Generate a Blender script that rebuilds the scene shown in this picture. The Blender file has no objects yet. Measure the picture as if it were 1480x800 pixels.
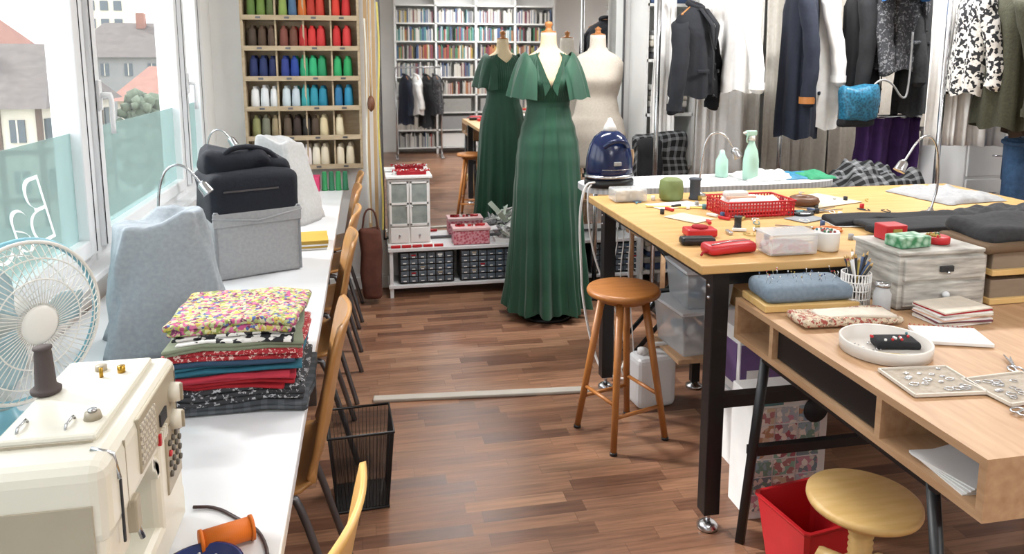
import bpy, bmesh, math, random
from mathutils import Vector, Matrix, noise, Euler
random.seed(7)
scene=bpy.context.scene
PI=math.pi
# ------------------------------------------------------------------ materials
def lin(c):
    if isinstance(c,str):
        c=c.lstrip('#'); c=[int(c[i:i+2],16)/255 for i in (0,2,4)]
        c=[x/12.92 if x<=.04045 else ((x+.055)/1.055)**2.4 for x in c]
    return (c[0],c[1],c[2],1)
MC={}
def mat(name,col,rough=.5,metal=0,col2=None,scale=30,bump=0,alpha=1,stretch=(1,1,1),spec=.5,detail=4,kind='noise',emit=0,sheen=0,contrast=.25):
    if name in MC: return MC[name]
    m=bpy.data.materials.new(name); m.use_nodes=True; nt=m.node_tree; N=nt.nodes; L=nt.links
    b=N['Principled BSDF']; b.inputs['Base Color'].default_value=lin(col); b.inputs['Roughness'].default_value=rough
    b.inputs['Metallic'].default_value=metal; b.inputs['Specular IOR Level'].default_value=spec
    if sheen: b.inputs['Sheen Weight'].default_value=sheen
    if alpha<1: b.inputs['Alpha'].default_value=alpha
    if emit: b.inputs['Emission Color'].default_value=lin(col); b.inputs['Emission Strength'].default_value=emit
    tc=N.new('ShaderNodeTexCoord'); mp=N.new('ShaderNodeMapping'); mp.inputs['Scale'].default_value=stretch
    L.new(tc.outputs['Object'],mp.inputs['Vector'])
    if kind=='noise':
        t=N.new('ShaderNodeTexNoise'); t.inputs['Scale'].default_value=scale; t.inputs['Detail'].default_value=detail; out=t.outputs['Fac']
    elif kind=='voronoi':
        t=N.new('ShaderNodeTexVoronoi'); t.inputs['Scale'].default_value=scale; out=t.outputs['Distance']
    elif kind=='wave':
        t=N.new('ShaderNodeTexWave'); t.inputs['Scale'].default_value=scale; t.inputs['Distortion'].default_value=2.5; t.inputs['Detail'].default_value=3; out=t.outputs['Fac']
    elif kind=='check':
        t=N.new('ShaderNodeTexChecker'); t.inputs['Scale'].default_value=scale; out=t.outputs['Fac']
    L.new(mp.outputs['Vector'],t.inputs['Vector'])
    r=N.new('ShaderNodeValToRGB'); r.color_ramp.elements[0].position=.5-contrast; r.color_ramp.elements[1].position=.5+contrast
    c=lin(col)
    if col2 is None: c2=(c[0]*.86,c[1]*.86,c[2]*.86,1)
    else: c2=lin(col2)
    r.color_ramp.elements[0].color=c2; r.color_ramp.elements[1].color=c
    L.new(out,r.inputs['Fac']); L.new(r.outputs['Color'],b.inputs['Base Color'])
    if bump:
        bp=N.new('ShaderNodeBump'); bp.inputs['Strength'].default_value=bump; bp.inputs['Distance'].default_value=.005
        L.new(out,bp.inputs['Height']); L.new(bp.outputs['Normal'],b.inputs['Normal'])
    MC[name]=m; return m
def multi(name,cols,scale,rough=.85):
    m=bpy.data.materials.new(name); m.use_nodes=True; nt=m.node_tree; N=nt.nodes; L=nt.links; b=N['Principled BSDF']
    tc=N.new('ShaderNodeTexCoord'); v=N.new('ShaderNodeTexVoronoi'); v.inputs['Scale'].default_value=scale
    nz=N.new('ShaderNodeTexNoise'); nz.inputs['Scale'].default_value=scale*.7
    mx=N.new('ShaderNodeMixRGB'); mx.inputs['Fac'].default_value=.02
    L.new(tc.outputs['Object'],mx.inputs['Color1']); L.new(nz.outputs['Color'],mx.inputs['Color2']); L.new(tc.outputs['Object'],nz.inputs['Vector'])
    L.new(mx.outputs['Color'],v.inputs['Vector'])
    sp=N.new('ShaderNodeSeparateColor'); L.new(v.outputs['Color'],sp.inputs['Color'])
    r=N.new('ShaderNodeValToRGB'); r.color_ramp.interpolation='CONSTANT'
    n=len(cols)
    for i,c in enumerate(cols):
        e=r.color_ramp.elements[i] if i<2 else r.color_ramp.elements.new(i/n)
        e.position=i/n; e.color=lin(c)
    L.new(sp.outputs[0],r.inputs['Fac']); L.new(r.outputs['Color'],b.inputs['Base Color']); b.inputs['Roughness'].default_value=rough
    return m
def plaid(name,c0,c1,s,c2='#ffffff'):
    m=bpy.data.materials.new(name); m.use_nodes=True; nt=m.node_tree; N=nt.nodes; L=nt.links; b=N['Principled BSDF']
    tc=N.new('ShaderNodeTexCoord'); sx=N.new('ShaderNodeSeparateXYZ'); L.new(tc.outputs['Object'],sx.inputs[0])
    def stripe(o):
        a=N.new('ShaderNodeMath'); a.operation='MULTIPLY'; a.inputs[1].default_value=s; L.new(o,a.inputs[0])
        f=N.new('ShaderNodeMath'); f.operation='FRACT'; L.new(a.outputs[0],f.inputs[0])
        g=N.new('ShaderNodeMath'); g.operation='GREATER_THAN'; g.inputs[1].default_value=.62; L.new(f.outputs[0],g.inputs[0]); return g.outputs[0]
    a=stripe(sx.outputs[0]); ad=N.new('ShaderNodeMath'); ad.operation='ADD'; L.new(sx.outputs[1],ad.inputs[0]); L.new(sx.outputs[2],ad.inputs[1]); c=stripe(ad.outputs[0])
    su=N.new('ShaderNodeMath'); su.operation='ADD'; L.new(a,su.inputs[0]); L.new(c,su.inputs[1])
    hf=N.new('ShaderNodeMath'); hf.operation='MULTIPLY'; hf.inputs[1].default_value=.5; L.new(su.outputs[0],hf.inputs[0])
    mx=N.new('ShaderNodeMixRGB'); mx.inputs['Color1'].default_value=lin(c0); mx.inputs['Color2'].default_value=lin(c1); L.new(hf.outputs[0],mx.inputs['Fac'])
    L.new(mx.outputs['Color'],b.inputs['Base Color']); b.inputs['Roughness'].default_value=.9
    return m
def thin(name,col,tr,rough=.05,tint='#ffffff'):
    m=bpy.data.materials.new(name); m.use_nodes=True; nt=m.node_tree; N=nt.nodes; L=nt.links
    b=N['Principled BSDF']; b.inputs['Base Color'].default_value=lin(col); b.inputs['Roughness'].default_value=rough
    t=N.new('ShaderNodeBsdfTransparent'); t.inputs['Color'].default_value=lin(tint)
    nz=N.new('ShaderNodeTexNoise'); nz.inputs['Scale'].default_value=3
    mr=N.new('ShaderNodeMapRange'); mr.inputs['To Min'].default_value=max(0,tr-.03); mr.inputs['To Max'].default_value=min(1,tr+.03)
    L.new(nz.outputs['Fac'],mr.inputs['Value'])
    mx=N.new('ShaderNodeMixShader'); L.new(mr.outputs[0],mx.inputs['Fac']); L.new(b.outputs[0],mx.inputs[1]); L.new(t.outputs[0],mx.inputs[2])
    L.new(mx.outputs[0],N['Material Output'].inputs['Surface']); return m
def floor_mat():
    m=bpy.data.materials.new('walnut_laminate'); m.use_nodes=True; nt=m.node_tree; N=nt.nodes; L=nt.links; b=N['Principled BSDF']
    tc=N.new('ShaderNodeTexCoord'); sx=N.new('ShaderNodeSeparateXYZ'); L.new(tc.outputs['Object'],sx.inputs[0])
    def M(op,a,b2=None):
        n=N.new('ShaderNodeMath'); n.operation=op
        for i,q in enumerate((a,b2)):
            if q is None: continue
            if isinstance(q,(int,float)): n.inputs[i].default_value=q
            else: L.new(q,n.inputs[i])
        return n.outputs[0]
    yr=M('DIVIDE',sx.outputs[1],.064); row=M('FLOOR',yr); fy=M('FRACT',yr)
    wn=N.new('ShaderNodeTexWhiteNoise'); wn.noise_dimensions='1D'; L.new(row,wn.inputs['W'])
    xo=M('ADD',M('DIVIDE',sx.outputs[0],.36),M('MULTIPLY',wn.outputs['Value'],7.3)); col=M('FLOOR',xo); fx=M('FRACT',xo)
    cb=N.new('ShaderNodeCombineXYZ'); L.new(row,cb.inputs[0]); L.new(col,cb.inputs[1])
    w2=N.new('ShaderNodeTexWhiteNoise'); w2.noise_dimensions='3D'; L.new(cb.outputs[0],w2.inputs['Vector'])
    r=N.new('ShaderNodeValToRGB'); cs=['#674737','#7c5743','#8d664f','#9b7258','#83604a','#ad8468']
    for i,c in enumerate(cs):
        e=r.color_ramp.elements[i] if i<2 else r.color_ramp.elements.new(i/5)
        e.position=i/5; e.color=lin(c)
    L.new(w2.outputs['Value'],r.inputs['Fac'])
    mp=N.new('ShaderNodeMapping'); mp.inputs['Scale'].default_value=(3,40,1); L.new(tc.outputs['Object'],mp.inputs['Vector'])
    va=N.new('ShaderNodeVectorMath'); va.operation='ADD'; L.new(mp.outputs[0],va.inputs[0])
    vm=N.new('ShaderNodeVectorMath'); vm.operation='SCALE'; vm.inputs['Scale'].default_value=20; L.new(w2.outputs['Color'],vm.inputs[0]); L.new(vm.outputs[0],va.inputs[1])
    nz=N.new('ShaderNodeTexNoise'); nz.inputs['Scale'].default_value=1.6; nz.inputs['Detail'].default_value=6; L.new(va.outputs[0],nz.inputs['Vector'])
    mr=N.new('ShaderNodeMapRange'); mr.inputs['From Min'].default_value=.3; mr.inputs['From Max'].default_value=.7; mr.inputs['To Min'].default_value=.66; mr.inputs['To Max'].default_value=1.2
    L.new(nz.outputs['Fac'],mr.inputs['Value'])
    e1=M('LESS_THAN',fy,.03); e2=M('LESS_THAN',fx,.006); ed=M('MAXIMUM',e1,e2); dk=M('SUBTRACT',1,M('MULTIPLY',ed,.35)); k=M('MULTIPLY',mr.outputs[0],dk)
    vs=N.new('ShaderNodeVectorMath'); vs.operation='SCALE'; L.new(r.outputs['Color'],vs.inputs[0]); L.new(k,vs.inputs['Scale'])
    L.new(vs.outputs[0],b.inputs['Base Color']); b.inputs['Roughness'].default_value=.32
    return m
W=mat('white_paint','#f0f0ee',.6,scale=4,col2='#e8e8e6')
WT=mat('white_laminate','#e2e3e5',.35,scale=3,col2='#d9dadc')
PVC=mat('white_pvc','#eceef0',.3,scale=3,col2='#e2e5e8')
OAK=mat('desk_oak','#c4a07c',.5,col2='#aa8461',kind='noise',scale=5,stretch=(9,1.2,9),contrast=.25)
BIRCH=mat('birch_top','#d9b077',.4,col2='#c59a5c',scale=4,stretch=(1,8,8))
STOOLW=mat('stool_wood','#b0743c',.4,col2='#955b2a',scale=8,stretch=(1,6,1))
PINE=mat('pine','#dcba80',.4,col2='#cca664',scale=7,stretch=(1,7,1))
PLY=mat('chair_plywood','#b98a55',.35,col2='#a37340',scale=6,stretch=(6,1,1))
PLY2=mat('chair_plywood_pale','#dcb06a',.35,col2='#cb9a54',scale=6,stretch=(6,1,1))
SHELFW=mat('shelf_wood','#b8a68a',.6,col2='#a08d70',scale=8,stretch=(1,6,6))
BLK=mat('black_metal','#141518',.4,scale=10)
DARK=mat('dark_grey','#2a2b2e',.6,scale=10)
STEEL=mat('steel','#c8c9cc',.25,metal=1,scale=10)
GREYM=mat('grey_tube','#6d6d70',.35,metal=.8,scale=10)
RED=mat('red_plastic','#c4232a',.4,scale=10)
REDD=mat('red_fabric','#a31a26',.9,scale=60,bump=.3)
GREEN=mat('green_chiffon','#0f4c33',.62,col2='#0a3a27',scale=2.2,stretch=(7,7,.6),sheen=.2,bump=.15)
BAND=mat('green_band','#0a3a27',.6,scale=20)
SKIN=mat('linen_form','#dfcba8',.8,col2='#d4be9a',scale=120)
WFORM=mat('white_form','#d4cabd',.8,col2='#c6bcae',scale=80)
NAVY=mat('navy_plastic','#18254c',.15,scale=5)
NAVYF=mat('navy_fabric','#151a26',.85,col2='#0f131c',scale=80,bump=.3)
GREYF=mat('grey_felt','#a4a5a6',.9,col2='#97989a',scale=90,bump=.15)
BLUEF=mat('blue_grey_fabric','#a0a8ae',.9,col2='#90989f',scale=90,bump=.15)
CREAM=mat('cream_plastic','#dfdacb',.35,scale=3,col2='#d6d1c1')
CREAM2=mat('cream_panel','#a99e89',.45,scale=8)
CURT=mat('curtain_linen','#f0eee9',.9,col2='#e4e1da',scale=40,bump=.1)
MIRR=mat('mirror_silver','#f2f4f4',.02,metal=1,scale=1,col2='#eff1f1')
CLEAR=thin('clear_plastic','#dfe3e6',.55,.15)
GLASS=thin('window_glass','#e8f0f0',.93,.02)
FILM=thin('frosted_film','#b9cbca',.5,.6,'#d3e4e2')
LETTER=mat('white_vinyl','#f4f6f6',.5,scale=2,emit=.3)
PAPER=mat('paper','#edecea',.7,scale=9)
DENIM=mat('denim','#3f5f83',.9,col2='#2f4b6c',scale=60,bump=.3)
BLKF=mat('black_fabric','#1b1c20',.9,col2='#131417',scale=60,bump=.3)
CHARF=mat('charcoal_fabric','#3a3b3d',.95,col2='#2c2d2f',scale=60,bump=.3)
COATN=mat('coat_navy','#171e2f',.9,col2='#111726',scale=60,bump=.3)
BROWNC=mat('brown_wool','#46362a',.95,col2='#362a20',scale=90,bump=.5)
BROWNC2=mat('rust_wool','#6b4a36',.95,col2='#553a2b',scale=90,bump=.5)
GREYW=multi('grey_tweed',['#3a3b3f','#44454a','#34353a','#7e7f82','#3a3b3f'],120)
PURP=mat('purple_fabric','#43205e',.8,col2='#33164a',scale=20)
TEAL=mat('teal_fabric','#2d7fa0',.6,col2='#1f6180',scale=40)
MINT=mat('mint_plastic','#b4dccb',.4,scale=6)
OLIVE=mat('olive','#72804a',.6,scale=40)
ORANGE=mat('orange_thread','#d8701a',.6,scale=200,kind='wave')
FLORAL=multi('floral_fabric',['#c4bd8c','#7c8a3e','#b04a78','#4a5c94','#bca94e','#aab484','#6a2e50','#c8c29c','#98a060','#c86a90'],130)
FLOR2=multi('red_print',['#9c1f28','#a62630','#d8b8b0','#901a24','#9c1f28'],210)
BROC=multi('brocade',['#c0ae96','#9a4a40','#ccc0aa','#8d7a6a','#c6b69e'],150)
DOTS=multi('grey_dots',['#2f3034','#2f3034','#2f3034','#a8a8ac','#2b2c30','#2f3034'],170)
SPOTS=multi('white_black_print',['#dedcd8','#222226','#dedcd8','#cecbc6','#222226'],70)
PLAID=plaid('black_plaid','#0b0c0e','#7a7c7e',18)
PLAIDG=plaid('grey_plaid','#383c41','#55595e',26)
SHAB=mat('shabby_white_wood','#d2d0c9',.7,col2='#87837c',scale=9,stretch=(1,1,7),contrast=.18)
CREAML=mat('cream_lining','#d8cfc0',.8,scale=40)
PEACH=mat('peach','#e0b8a0',.8,scale=30)
RULY=mat('ruler_yellow','#d8b860',.5,scale=9)
# ------------------------------------------------------------------ mesh builder
def Rot(r): return Euler(r).to_matrix().to_4x4()
class O:
    def __init__(s,name): s.n=name; s.v=[]; s.f=[]; s.fm=[]; s.fs=[]; s.m=[]
    def mi(s,m):
        if m not in s.m: s.m.append(m)
        return s.m.index(m)
    def add(s,vs,fs,m,smooth=False,M=None):
        b=len(s.v); k=s.mi(m)
        for p in vs:
            p=Vector(p); s.v.append(M@p if M else p)
        for f in fs: s.f.append([i+b for i in f]); s.fm.append(k); s.fs.append(smooth)
    def box(s,c,d,m,rot=(0,0,0),bev=0,seg=2,sub=0,nz=0,ns=8):
        M=Matrix.Translation(c)@Rot(rot)
        if bev<=0 and sub==0:
            x,y,z=d[0]/2,d[1]/2,d[2]/2
            vs=[(-x,-y,-z),(x,-y,-z),(x,y,-z),(-x,y,-z),(-x,-y,z),(x,-y,z),(x,y,z),(-x,y,z)]
            s.add(vs,[(0,3,2,1),(4,5,6,7),(0,1,5,4),(1,2,6,5),(2,3,7,6),(3,0,4,7)],m,False,M); return
        bm=bmesh.new(); bmesh.ops.create_cube(bm,size=1)
        for v in bm.verts: v.co=Vector((v.co.x*d[0],v.co.y*d[1],v.co.z*d[2]))
        if bev>0: bmesh.ops.bevel(bm,geom=list(bm.edges),offset=min(bev,min(d)*.49),segments=seg,profile=.5,affect='EDGES')
        if sub: bmesh.ops.subdivide_edges(bm,edges=[e for e in bm.edges if e.calc_length()>max(d)*.15],cuts=sub,use_grid_fill=True)
        bm.verts.index_update()
        vs=[]
        for v in bm.verts:
            p=v.co.copy()
            if nz:
                q=(M@p)*ns; p+=Vector((noise.noise(q),noise.noise(q+Vector((9,3,1))),noise.noise(q+Vector((2,7,5)))))*nz
            vs.append(p)
        s.add(vs,[[v.index for v in f.verts] for f in bm.faces],m,bool(sub or nz),M); bm.free()
    def loft(s,rings,m,closed=True,cap=True,smooth=True,M=None):
        n=len(rings[0]); vs=[p for r in rings for p in r]; fs=[]
        for i in range(len(rings)-1):
            for j in range(n if closed else n-1):
                k=(j+1)%n; fs.append((i*n+j,i*n+k,(i+1)*n+k,(i+1)*n+j))
        if cap and closed:
            fs.append(list(range(n))[::-1]); fs.append([(len(rings)-1)*n+j for j in range(n)])
        s.add(vs,fs,m,smooth,M)
    def lathe(s,o,prof,m,n=28,rot=(0,0,0),cap=True,smooth=True,sc=(1,1,1)):
        M=Matrix.Translation(o)@Rot(rot)
        rings=[[Vector((r*math.cos(2*PI*j/n)*sc[0],r*math.sin(2*PI*j/n)*sc[1],z*sc[2])) for j in range(n)] for r,z in prof]
        s.loft(rings,m,True,cap,smooth,M)
    def cyl(s,a,b,r0,r1,m,n=16,smooth=True):
        a=Vector(a); b=Vector(b); q=(b-a).to_track_quat('Z','Y').to_matrix().to_4x4(); M=Matrix.Translation(a)@q; L=(b-a).length
        s.loft([[Vector((r*math.cos(2*PI*j/n),r*math.sin(2*PI*j/n),z)) for j in range(n)] for r,z in((r0,0),(r1,L))],m,True,True,smooth,M)
    def sph(s,c,r,m,n=18,nz=0,rot=(0,0,0),ns=5):
        if not hasattr(r,'__len__'): r=(r,r,r)
        M=Matrix.Translation(c)@Rot(rot); rings=[]
        for i in range(n//2+1):
            a=-PI/2+PI*i/(n//2); k=max(math.cos(a),.01); ring=[]
            for j in range(n):
                t=2*PI*j/n; d=Vector((k*math.cos(t),k*math.sin(t),math.sin(a)))
                g=1+(nz*noise.noise(d*ns*.4+Vector(c)*3) if nz else 0)
                ring.append(Vector((d.x*r[0]*g,d.y*r[1]*g,d.z*r[2]*g)))
            rings.append(ring)
        s.loft(rings,m,True,True,True,M)
    def tube(s,pts,r,m,n=8,closed=False,sm=0):
        pts=[Vector(p) for p in pts]
        for _ in range(sm):
            q=[] if closed else [pts[0]]
            L=len(pts)
            for i in range(L if closed else L-1):
                a=pts[i]; b=pts[(i+1)%L]; q+= [a*.75+b*.25,a*.25+b*.75]
            if not closed: q.append(pts[-1])
            pts=q
        L=len(pts); up=None; rings=[]
        for i,p in enumerate(pts):
            t=(pts[(i+1)%L]-pts[i-1]) if closed else (pts[min(i+1,L-1)]-pts[max(i-1,0)])
            if t.length<1e-9: t=Vector((0,0,1))
            t.normalize()
            if up is None: up=Vector((0,0,1)) if abs(t.z)<.9 else Vector((1,0,0))
            x=up-t*up.dot(t); x.normalize(); y=t.cross(x); up=x
            rr=r[i] if hasattr(r,'__len__') else r
            rings.append([p+(x*math.cos(2*PI*j/n)+y*math.sin(2*PI*j/n))*rr for j in range(n)])
        if closed: rings.append(rings[0])
        s.loft(rings,m,True,not closed)
    def grid(s,fn,nu,nv,m,smooth=True,thick=0,M=None):
        P=[[Vector(fn(i/nu,j/nv)) for j in range(nv+1)] for i in range(nu+1)]
        vs=[p for r in P for p in r]; k=nv+1; fs=[(i*k+j,(i+1)*k+j,(i+1)*k+j+1,i*k+j+1) for i in range(nu) for j in range(nv)]
        if thick:
            Q=[]
            for i in range(nu+1):
                for j in range(nv+1):
                    du=P[min(i+1,nu)][j]-P[max(i-1,0)][j]; dv=P[i][min(j+1,nv)]-P[i][max(j-1,0)]
                    nn=du.cross(dv); nn.normalize(); Q.append(P[i][j]+nn*thick)
            b=len(vs); vs+=Q; fs+=[tuple(reversed([q+b for q in f])) for f in fs]
            for j in range(nv): fs.append((j,j+1,b+j+1,b+j)); o=nu*k; fs.append((o+j+1,o+j,b+o+j,b+o+j+1))
            for i in range(nu): fs.append(((i+1)*k,i*k,b+i*k,b+(i+1)*k)); fs.append((i*k+nv,(i+1)*k+nv,b+(i+1)*k+nv,b+i*k+nv))
        s.add(vs,fs,m,smooth,M)
    def poly(s,pts,th,m,M=None):
        n=len(pts); vs=[(p[0],p[1],0) for p in pts]+[(p[0],p[1],th) for p in pts]
        fs=[list(range(n))[::-1],list(range(n,2*n))]+[(i,(i+1)%n,n+(i+1)%n,n+i) for i in range(n)]
        s.add(vs,fs,m,False,M)
    def done(s,loc=None,rz=0,scale=1):
        me=bpy.data.meshes.new(s.n)
        if loc is None:
            xs=[v.x for v in s.v]; ys=[v.y for v in s.v]; zs=[v.z for v in s.v]
            c=Vector(((min(xs)+max(xs))/2,(min(ys)+max(ys))/2,min(zs))); vs=[v-c for v in s.v]; loc=c
        else: vs=s.v
        me.from_pydata([tuple(v) for v in vs],[],s.f)
        for m in s.m: me.materials.append(m)
        me.polygons.foreach_set('material_index',s.fm); me.polygons.foreach_set('use_smooth',s.fs); me.update()
        ob=bpy.data.objects.new(s.n,me); ob.location=loc; ob.rotation_euler=(0,0,rz); ob.scale=(scale,)*3
        scene.collection.objects.link(ob); return ob
def inst(ob,loc,rz=0,scale=1,mats=None):
    o=ob.copy(); o.location=loc; o.rotation_euler=(0,0,rz); o.scale=(scale,)*3
    if mats:
        o.data=ob.data.copy()
        for a,b in mats.items():
            for i,m in enumerate(o.data.materials):
                if m==a: o.data.materials[i]=b
    scene.collection.objects.link(o); return o
def simple(name,c,d,m,**k):
    o=O(name); o.box(c,d,m,**k); return o.done()
# ------------------------------------------------------------------ room shell
simple('floor',(1.8,1.2,-.05),(5.8,7.8,.1),floor_mat())
simple('ceiling',(1.8,1.2,2.8),(5.8,7.8,.1),W)
simple('wall_back',(1.8,5.08,1.375),(5.8,.12,2.75),W)
simple('wall_right',(4.65,1.2,1.375),(.1,7.64,2.75),W)
simple('wall_rear',(1.8,-2.66,1.375),(5.8,.12,2.75),W)
o=O('wall_left')
o.box((-1.02,1.2,.40),(.14,7.64,.80),W); o.box((-1.02,1.2,2.6),(.14,7.64,.3),W)
o.box((-1.02,4.89,1.625),(.14,.26,1.65),W); o.box((-1.02,-1.6,1.625),(.14,2.04,1.65),W)
o.done()
simple('window_sill',(-.945,2.1,.815),(.07,5.3,.025),PVC,bev=.004)
simple('baseboard_back',(1.8,5.01,.04),(5.2,.018,.08),W)
def window(n,y0,y1,handle=None,z0=.82,z1=2.45):
    o=O('window_%d'%n); X=-1.02; w=.055
    for y in (y0+w/2,y1-w/2): o.box((X,y,(z0+z1)/2),(.09,w,z1-z0),PVC,bev=.004)
    for z in (z0+w/2,z1-w/2): o.box((X,(y0+y1)/2,z),(.088,y1-y0-.02,w),PVC,bev=.004)
    a=y0+w-.01; b=y1-w+.01; s=.06
    for y in (a+s/2,b-s/2): o.box((X+.03,y,(z0+z1)/2),(.07,s,z1-z0-2*w+.02),PVC,bev=.006)
    for z in (z0+w+s/2-.01,z1-w-s/2+.01): o.box((X+.03,(a+b)/2,z),(.068,b-a-.01,s),PVC,bev=.006)
    for y in (a+.004,b-.004): o.box((X+.066,y,(z0+z1)/2),(.002,.004,z1-z0-2*w),DARK)
    zt=1.3; zb=z0+w+s-.012
    o.box((X+.02,(a+b)/2,(zb+z1-w-s)/2),(.006,b-a-2*s+.01,z1-w-s-zb),GLASS)
    o.box((X+.028,(a+b)/2,(zb+zt)/2),(.002,b-a-2*s+.004,zt-zb),FILM)
    if handle:
        y=a+s/2 if handle<0 else b-s/2
        o.box((X+.07,y,1.42),(.012,.03,.11),PVC,bev=.004)
        o.cyl((X+.07,y,1.42),(X+.11,y,1.42),.01,.01,PVC); o.tube([(X+.105,y,1.42),(X+.11,y,1.40),(X+.108,y,1.28)],.009,PVC,sm=1)
    return o.done()
window(1,-.55,1.30); window(2,1.31,2.86); window(3,2.87,4.24,-1); window(4,4.25,4.75,-1)
t=bpy.data.curves.new('window_lettering','FONT'); t.body='BaSt'; t.size=.34; t.shear=.45; t.extrude=.0006; t.space_character=.88; t.offset=-.009
ob=bpy.data.objects.new('window_lettering',t); ob.rotation_euler=(PI/2,0,-PI/2); ob.location=(-.988,2.60,.98); t.materials.append(LETTER); scene.collection.objects.link(ob)
# ------------------------------------------------------------------ outdoors (haze put in as paler material colours)
GR=mat('town_ground','#a3a8a0',.9,scale=.3,col2='#8d9688')
simple('ground_outside',(-45,40,-4.1),(86,140,.2),GR)
ROOF=mat('roof_tiles','#5d544f',.8,scale=3,col2='#48403c'); ROOFR=mat('red_roof_tiles','#8e6456',.8,scale=2,col2='#7a5245')
PLAS=mat('plaster','#c8c0b0',.9,scale=2); TIMB=mat('timber','#5a463c',.8,scale=3); WIN=mat('dark_window','#4a545c',.3,scale=2); GPL=mat('grey_plaster','#8a8a88',.9,scale=2)
def house(name,x0,x1,y0,y1,zb,ze,zr,roof,wall,timber=True):
    o=O(name); o.box(((x0+x1)/2,(y0+y1)/2,(zb+ze)/2),(x1-x0,y1-y0,ze-zb),wall)
    ym=(y0+y1)/2; e=.4
    vs=[(x0-e,y0-e,ze-.15),(x1+e,y0-e,ze-.15),(x1+e,y1+e,ze-.15),(x0-e,y1+e,ze-.15),(x0+.8,ym,zr),(x1-.8,ym,zr)]
    o.add(vs,[(0,1,5,4),(2,3,4,5),(1,2,5),(3,0,4),(0,3,2,1)],roof)
    n=int((x1-x0)/1.1)
    for i in range(n+1):
        x=x0+(x1-x0)*i/n
        if timber: o.box((x,y0-.03,(zb+ze)/2),(.14,.1,ze-zb),TIMB)
        if i<n:
            for z in (ze-.9,ze-2.6): o.box((x+.55,y0-.03,z),(.45,.08,.75),WIN); o.box((x+.55,y0-.05,z),(.05,.08,.75),PLAS)
    n2=int((y1-y0)/1.1)
    for i in range(n2):
        for z in (ze-.9,ze-2.6): o.box((x1+.03,y0+(y1-y0)*(i+.5)/n2,z),(.08,.45,.75),WIN)
    if timber:
        for z in (ze-.1,ze-1.6,ze-3.2): o.box(((x0+x1)/2,y0-.04,z),(x1-x0,.1,.14),TIMB); o.box((x1+.03,(y0+y1)/2,z),(.1,y1-y0,.14),TIMB)
        for i in range(n2+1): o.box((x1+.03,y0+(y1-y0)*i/n2,(zb+ze)/2),(.1,.14,ze-zb),TIMB)
    o.box((x0+(x1-x0)*.6,ym-.6,zr+.1),(.5,.5,1.0),ROOFR)
    o.done()
house('half_timbered_house',-19,-10.6,27,34,-4,.1,2.1,ROOF,PLAS)
house('red_roof_house',-32,-19.5,42,50,-4,2.2,4.3,ROOFR,PLAS)
house('town_house',-17.6,-12.2,50,58,-4,1.8,3.9,ROOF,GPL,False)
house('brick_house',-11.2,-7.4,37,42,-4,-.2,1.2,ROOFR,PLAS,False)
o=O('apartment_tower'); o.box((-22,72,2),(4.5,5,14),PLAS)
for i in range(4):
    for j in range(8): o.box((-23.6+i*1.05,69.45,-3+j*1.5),(.6,.1,.8),WIN)
o.done()
LEAF=mat('foliage','#6d7864',.9,col2='#444e3c',scale=3.2); BARK=mat('bark','#5b4c40',.9,scale=5)
o=O('garden_tree'); o.cyl((0,0,0),(0,0,2.4),.12,.08,BARK)
for i in range(110):
    a=random.random()*6.3; r=random.random()*1.1; zz=random.random()
    o.sph((r*math.cos(a)*(1.1-zz*.6),r*math.sin(a)*(1.1-zz*.6),1.8+zz*1.9),.14+random.random()*.16,LEAF,7,nz=.8,ns=12)
tr=o.done((-6.6,29.5,-4)); inst(tr,(-8.6,31.6,-4),1,1.1); inst(tr,(-5.0,33.8,-4),2,1.1); inst(tr,(-7.4,26.6,-4),2,.85)
# ------------------------------------------------------------------ left work table
o=O('sewing_work_table')
o.box((-.535,2.60,.725),(.75,4.40,.03),WT,bev=.004)
for y in (.5,1.9,3.3,4.7):
    for x in (-.86,-.28): o.box((x,y,.355),(.04,.04,.71),GREYM)
    o.box((-.57,y,.69),(.6,.035,.035),GREYM)
o.box((-.28,2.6,.69),(.025,4.2,.03),GREYM)
o.done()
# sewing machine
BRASS=mat('brass','#b08a3a',.3,metal=1)
o=O('sewing_machine'); X0,X1=-.51,-.338; xc=(X0+X1)/2; xw=X1-X0
o.box((xc,1.14,.775),(xw,.37,.07),CREAM,bev=.012)
o.box((xc,1.25,.91),(xw,.14,.25),CREAM,bev=.014,seg=3)
o.box((xc,1.14,.985),(xw,.37,.115),CREAM,bev=.02,seg=3)
o.box((xc,1.01,.925),(xw*.92,.105,.12),CREAM,bev=.014,seg=3)
for k in range(6):
    a=k/6; o.box((xc,1.185-.03*(1-math.cos(a*PI/2))-.004,.935-.03*(1-a)),(xw*.98,.012,.02),CREAM)
o.box((xc-.008,1.16,1.046),(xw*.74,.27,.012),CREAM,bev=.005)
o.box((xc-.008,1.02,1.0455),(xw*.7,.002,.003),CREAM2)
o.box((X1-.001,1.035,.985),(.003,.002,.10),CREAM2); o.box((xc,.9545,.93),(xw*.8,.003,.12),CREAM2,bev=.001)
o.box((X1,1.19,.995),(.006,.20,.085),CREAM2,bev=.002)
o.box((X1+.002,1.13,.995),(.006,.075,.062),mat('stitch_chart','#cfc8b8',.5,kind='check',scale=160,col2='#9d9588'),bev=.001)
for i in range(5): o.box((X1+.0055,1.13,.972+i*.011),(.001,.07,.0012),CREAM2)
o.box((X1,1.26,.895),(.006,.085,.11),CREAM2,bev=.002)
for y,z in ((1.262,1.0),(1.262,.952)):
    o.cyl((X1,y,z),(X1+.018,y,z),.0175,.0155,CREAM,24); o.box((X1+.019,y,z),(.006,.005,.028),CREAM2)
o.box((X1+.003,1.205,.985),(.006,.035,.02),DARK)
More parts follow.
